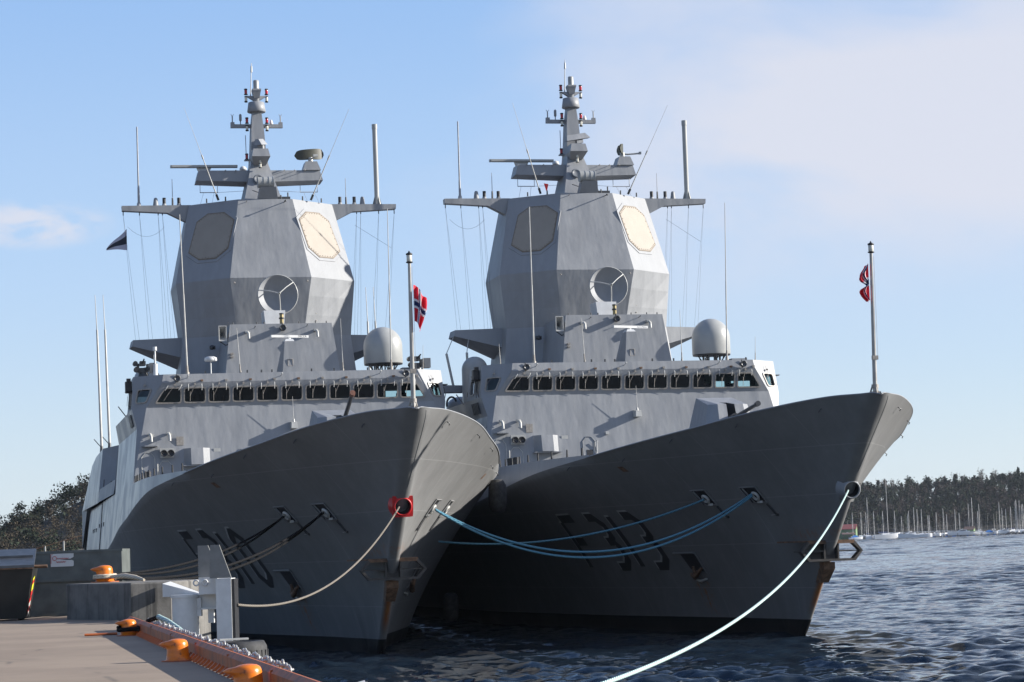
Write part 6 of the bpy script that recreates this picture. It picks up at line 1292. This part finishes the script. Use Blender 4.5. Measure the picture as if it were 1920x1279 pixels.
def boat(name, x, y, rz, L_, mats, kind, label, cat, group=None, mast=0, cover=None):
    e = empty(name, (x, y, WATER_Z), (0, 0, rz), label, cat, group); key = (round(L_, 1), mats)
    if key not in HULLM: HULLM[key] = boat_hull(L_, L_ * .32, L_ * .15 + .35, mats)
    link('hull', HULLM[key], e); H_ = L_ * .15 + .35
    if kind in ('sail',):
        mb = MB(); mb.prism([(-L_*.2, -L_*.09, H_), (L_*.18, -L_*.07, H_), (L_*.18, L_*.07, H_), (-L_*.2, L_*.09, H_)], [(-L_*.19, -L_*.07, H_ + .5), (L_*.10, -L_*.05, H_ + .42), (L_*.10, L_*.05, H_ + .42), (-L_*.19, L_*.07, H_ + .5)]); mb.build('cabin', 'boat_white', e)
    elif kind == 'cruiser':
        mb = MB(); mb.prism([(-L_*.30, -L_*.13, H_), (L_*.22, -L_*.10, H_ + .1), (L_*.22, L_*.10, H_ + .1), (-L_*.30, L_*.13, H_)], [(-L_*.24, -L_*.11, H_ + 1.0), (L_*.02, -L_*.09, H_ + .95), (L_*.02, L_*.09, H_ + .95), (-L_*.24, L_*.11, H_ + 1.0)]); cb = mb.build('cabin', 'boat_white', e)
        mb = MB(); 
        for s_ in (-1, 1): mb.quad((-L_*.2, s_*L_*.128, H_ + .45), (L_*.06, s_*L_*.112, H_ + .45), (L_*.0, s_*L_*.104, H_ + .8), (-L_*.2, s_*L_*.120, H_ + .8))
        mb.quad((L_*.13, -L_*.09, H_ + .5), (L_*.13, L_*.09, H_ + .5), (L_*.04, L_*.085, H_ + .9), (L_*.04, -L_*.085, H_ + .9)); mb.build('window', 'boat_dark', cb)
        mb = MB(); mb.tube([(L_*.0, -L_*.1, H_ + 1), (-L_*.1, -L_*.1, H_ + 1.5), (-L_*.1, L_*.1, H_ + 1.5), (L_*.0, L_*.1, H_ + 1)], .06, 5); mb.build('arch', 'boat_white', e)
    elif kind == 'open':
        mb = MB(); mb.quad((L_*.12, -L_*.1, H_ + .05), (L_*.12, L_*.1, H_ + .05), (L_*.02, L_*.09, H_ + .6), (L_*.02, -L_*.09, H_ + .6)); mb.box((-L_*.45, 0, H_), (.4, .5, .8)); mb.build('windscreen', 'boat_dark', e)
    if cover:
        mb = MB(); mb.prism([(-L_*.35, -L_*.14, H_), (L_*.25, -L_*.11, H_ + .1), (L_*.25, L_*.11, H_ + .1), (-L_*.35, L_*.14, H_)], [(-L_*.1, -.1, H_ + 1.2), (L_*.05, -.1, H_ + 1.1), (L_*.05, .1, H_ + 1.1), (-L_*.1, .1, H_ + 1.2)]); mb.build('canopy', cover, e)
    if mast:
        mb = MB(); ln = RNG.normal(0, .010) - .0; mb.cyl((L_*.05, 0, H_ - .2), (L_*.05 + ln * mast, ln * mast * .5, mast), .115, .085, 6)
        for k in (.45, .72): mb.tube([(L_*.05, -.5, mast * k), (L_*.05, .5, mast * k)], .03, 4)
        m_ = mb.build('mast', 'mast_alloy', e); mb = MB()
        for p in ((L_*.48, 0), (-L_*.48, 0), (L_*.03, L_*.13), (L_*.03, -L_*.13)): mb.tube([(p[0], p[1], H_), (L_*.05 + ln * mast, 0, mast - .2)], .017, 3)
        mb.build('stay', 'wire', m_); mb = MB(); mb.cyl((L_*.04, 0, H_ + 1.2), (-L_*.33, 0, H_ + 1.15), .09, .09, 6); mb.build('boom', 'sail_cover' if RNG.random() < .35 else 'light_fitting', m_)
    return e
SAIL = [(1597, 14, 0), (1613, 14, 1), (1622, 13.8, 0), (1626, 21.5, 2), (1637, 14.5, 1), (1653, 0, 0), (1654, 14.2, 1), (1676, 14.2, 0), (1689, 11.3, 1), (1700, 12.5, 0), (1702, 14, 2), (1712, 15.5, 0), (1718, 14.6, 1), (1726, 14.4, 0), (1738, 11.3, 1), (1740.5, 11.3, 2), (1754, 12.6, 0), (1767, 14.6, 1), (1773, 11.6, 2), (1789, 13.6, 0), (1797, 12.1, 2), (1815, 16.5, 2), (1821, 19.4, 1), (1831, 12.4, 0), (1834.5, 16.2, 2), (1872, 16.6, 0), (1877, 13.4, 1), (1884, 13.1, 2), (1893.5, 14, 0), (1902, 16.7, 1), (1904.5, 17.6, 2), (1909.5, 17, 0), (1914, 15.1, 1), (1917, 15.4, 2), (1926, 14, 0), (1940, 15, 1)]
for px_, h, row in SAIL:
    if not h: continue
    y = YM + 4 + 9 * row; lab = 'bare masted sailing boat moored stern-on in the marina across the bay'; g = 'sailing boats in the marina'
    if px_ == 1626: lab = 'blue hulled sailing boat with the second tallest mast, near the green boathouse'; g = None
    if px_ == 1821: lab = 'sailing boat with a tall mast beside the small green hut'; g = None
    boat('sailboat', bx(px_, y), y, rad(90) + RNG.normal(0, .08), RNG.uniform(8.5, 10.5) if g else 10, ('boat_white', 'boat_blue') if row != 2 else ('boat_blue', 'boat_white'), 'sail', lab, 'sailboat', g, h)
boat('sailboat', bx(1659), YM - 2, rad(8), 13.5, ('boat_white', 'boat_red'), 'sail', 'large white sailing boat with the tallest mast, lying broadside in front', 'sailboat', None, 29.5)
boat('motorboat', bx(1699), YM - 4, rad(-172), 11.5, ('boat_white', 'boat_dark'), 'cruiser', 'white motorboat with a dark stripe and raked arch', 'motorboat')
boat('motorboat', bx(1724.5), YM - 5, rad(-6), 9.0, ('boat_white', 'boat_red'), 'open', 'plain white open motorboat right of the arch boat', 'motorboat')
boat('motorboat', bx(1797), YM - 1, rad(172), 12.5, ('boat_white', 'boat_white'), 'cruiser', 'white cabin boat in front of the small green hut', 'motorboat')
boat('motorboat', bx(1830), YM + 1, rad(10), 8.0, ('boat_white', 'wood_light'), 'open', 'small white boat with a tan waterline right of the green hut', 'motorboat')
boat('motorboat', bx(1851), YM + 2, rad(180), 7.5, ('boat_white', 'boat_dark'), 'open', 'small boat under a bright blue canopy beside the pontoon', 'motorboat', None, 0, 'cover_blue')
boat('motorboat', bx(1877), YM, rad(176), 9.0, ('boat_white', 'boat_red'), 'cruiser', 'white cabin boat with red trim at the right end of the pontoon', 'motorboat')
boat('motorboat', bx(1600), YM - 3, rad(4), 7.0, ('boat_white', 'boat_dark'), 'open', 'small boat under a blue cover by the green boathouse', 'motorboat', None, 0, 'cover_blue')
boat('motorboat', bx(1620), YM + 1, rad(2), 6.6, ('wood_light', 'boat_dark'), 'cruiser', 'old wooden boat with a dark hull beside the boathouse', 'motorboat')
boat('motorboat', bx(1779), YM + 1, rad(184), 5.2, ('boat_blue', 'boat_dark'), 'open', 'blue covered dinghy left of the white cabin boat', 'motorboat', None, 0, 'cover_blue')
boat('motorboat', bx(1765), YM + 2, rad(5), 5.0, ('boat_white', 'boat_dark'), 'open', 'low white skiff at the left part of the pontoon', 'motorboat')
boat('motorboat', bx(1748), YM + 2, rad(175), 5.2, ('boat_white', 'boat_blue'), 'open', 'white skiff moored at the left end of the pontoon', 'motorboat')
for i, px_ in enumerate((1646, 1652, 1668, 1681, 1688, 1708, 1714, 1733, 1757, 1771, 1785, 1807, 1823, 1838, 1862, 1868, 1892, 1899, 1907)):
    boat('motorboat', bx(px_), YM + 2 + 3 * (i % 2), rad(-90) + RNG.normal(0, .25), RNG.uniform(7, 9.5) // .5 * .5, ('boat_white', 'boat_dark'), 'cruiser' if i % 3 else 'open', 'small white motorboat moored bow-on in the row behind the front boats', 'motorboat', 'bow-on motorboats in the marina')
def pontoon(x0, x1, y, z, label, floats):
    e = empty('pontoon', ((x0 + x1) / 2, y, WATER_Z), (0, 0, 0), label, 'pontoon'); hw = (x1 - x0) / 2
    mb = MB(); mb.box((0, 0, z), (2 * hw, 2.2, .22)); mb.build('deck', 'wood_deck' if floats else 'boat_white', e)
    if floats:
        n = int(2 * hw / 3.4)
        for k in range(n): mb = MB(); mb.box((-hw + 1.4 + k * 3.4 + RNG.uniform(-.4, .4), -1.0, .18), (RNG.choice([.7, 1.2, 1.7]), .8, .55)); mb.build('float', 'float_blue' if k % 3 != 1 else 'boat_dark', e)
    mb = MB()
    for k in range(int(2 * hw / 6)): mb.cyl((-hw + 2 + k * 6, .9, -1), (-hw + 2 + k * 6, .9, 1.6), .12, .12, 6)
    mb.build('pile', 'wood_deck', e)
pontoon(bx(1738), bx(1882), YM - 4, .55, 'long floating pontoon on bright blue floats', True); pontoon(bx(1588), bx(1632), YM - 6, .40, 'short low pontoon with dark floats by the boathouse', False); pontoon(bx(1672), bx(1800), YM + 33, 3.0, 'long pale pier deck behind the moored boats', False)
def hut(px_, y, w_, d_, h_, rh, rz, wall, roof, label):
    z = max(hill_r(bx(px_, y), y), WATER_Z + .6); e = empty('boathouse', (bx(px_, y), y, z), (0, 0, rz), label, 'boathouse')
    mb = MB(); a, b = w_ / 2, d_ / 2; mb.prism([(-a, -b, -1), (a, -b, -1), (a, b, -1), (-a, b, -1)], [(-a, -b, h_), (a, -b, h_), (a, b, h_), (-a, b, h_)]); mb.poly([(-a, -b, h_), (-a, b, h_), (-a, 0, h_ + rh)]); mb.poly([(a, -b, h_), (a, b, h_), (a, 0, h_ + rh)]); mb.build('wall', wall, e)
    mb = MB()
    for s_ in (-1, 1): mb.prism([(-a - .3, s_ * (b + .35), h_ - .2), (a + .3, s_ * (b + .35), h_ - .2), (a + .3, 0, h_ + rh + .02), (-a - .3, 0, h_ + rh + .02)], [(-a - .3, s_ * (b + .35), h_ - .05), (a + .3, s_ * (b + .35), h_ - .05), (a + .3, 0, h_ + rh + .2), (-a - .3, 0, h_ + rh + .2)])
    mb.build('roof', roof, e)
    mb = MB(); mb.box((-a - .03, 0, h_ * .45), (.08, 1.5, h_ * .9)); mb.build('door', 'boat_dark', e); mb = MB(); mb.box((0, -b - .03, h_ * .6), (1.0, .08, .9)); mb.build('window', 'boat_white', e)
hut(1815, YM + 9, 4.6, 5.0, 2.7, 1.3, rad(-20), 'hut_green', 'roof_brown', 'small green hut with a brown gable roof on the far pontoon')
hut(1588, YM + 12, 8.5, 7.0, 5.2, 2.2, rad(-15), 'hut_green', 'roof_red', 'large green boathouse with a red roof behind the outboard bow')
mb = MB(); z = WATER_Z; mb.prism([(bx(1578), YM + 2, z + 3.0), (bx(1603), YM + 2, z + 3.0), (bx(1603), YM + 6, z + 3.8), (bx(1578), YM + 6, z + 3.8)], [(bx(1578), YM + 2, z + 3.2), (bx(1603), YM + 2, z + 3.2), (bx(1603), YM + 6, z + 4.0), (bx(1578), YM + 6, z + 4.0)])
for px_ in (1580, 1590, 1601): mb.cyl((bx(px_), YM + 2.3, z), (bx(px_), YM + 2.3, z + 3.1), .15, .15, 6)
o = mb.build('shelter', 'roof_brown', None); tag(o, 'open lean-to shelter in front of the green boathouse', 'shelter')
# rocks of the breakwater at the right
for k in range(16):
    x = bx(1884 + k * 4.6) + RNG.normal(0, .4); y = YM - 4 + RNG.uniform(-1, 2); s_ = RNG.uniform(.8, 1.6); mb = MB(); bm = bmesh.new(); bmesh.ops.create_icosphere(bm, subdivisions=2, radius=1)
    for v in bm.verts: v.co *= 1 + RNG.uniform(-.22, .22); v.co.z *= .8
    me = bpy.data.meshes.new('boulder'); bm.to_mesh(me); bm.free(); me.materials.append(MATS['rock']); o = link('boulder', me, None, (x, y, WATER_Z + .25), RNG.uniform(0, 6), (s_ * 1.2, s_, s_)); tag(o, 'grey boulder of the breakwater at the right end of the marina', 'boulder', 'boulders of the far breakwater')

# ------------------------------------------------------------------ spring haze over the water
mb = MB(); mb.box((0, 2100, 60), (9000, 4500, 140)); o = mb.build('haze', 'white_paint', None); tag(o, kind='stuff')
hm = bpy.data.materials.new('haze'); hm.use_nodes = True; hm.node_tree.nodes.remove(hm.node_tree.nodes['Principled BSDF'])
pv = hm.node_tree.nodes.new('ShaderNodeVolumePrincipled'); pv.inputs['Color'].default_value = (0.80, 0.88, 1.0, 1); pv.inputs['Density'].default_value = 0.00004; pv.inputs['Anisotropy'].default_value = 0.2
hm.node_tree.links.new(pv.outputs[0], hm.node_tree.nodes['Material Output'].inputs['Volume']); o.data.materials.clear(); o.data.materials.append(hm)
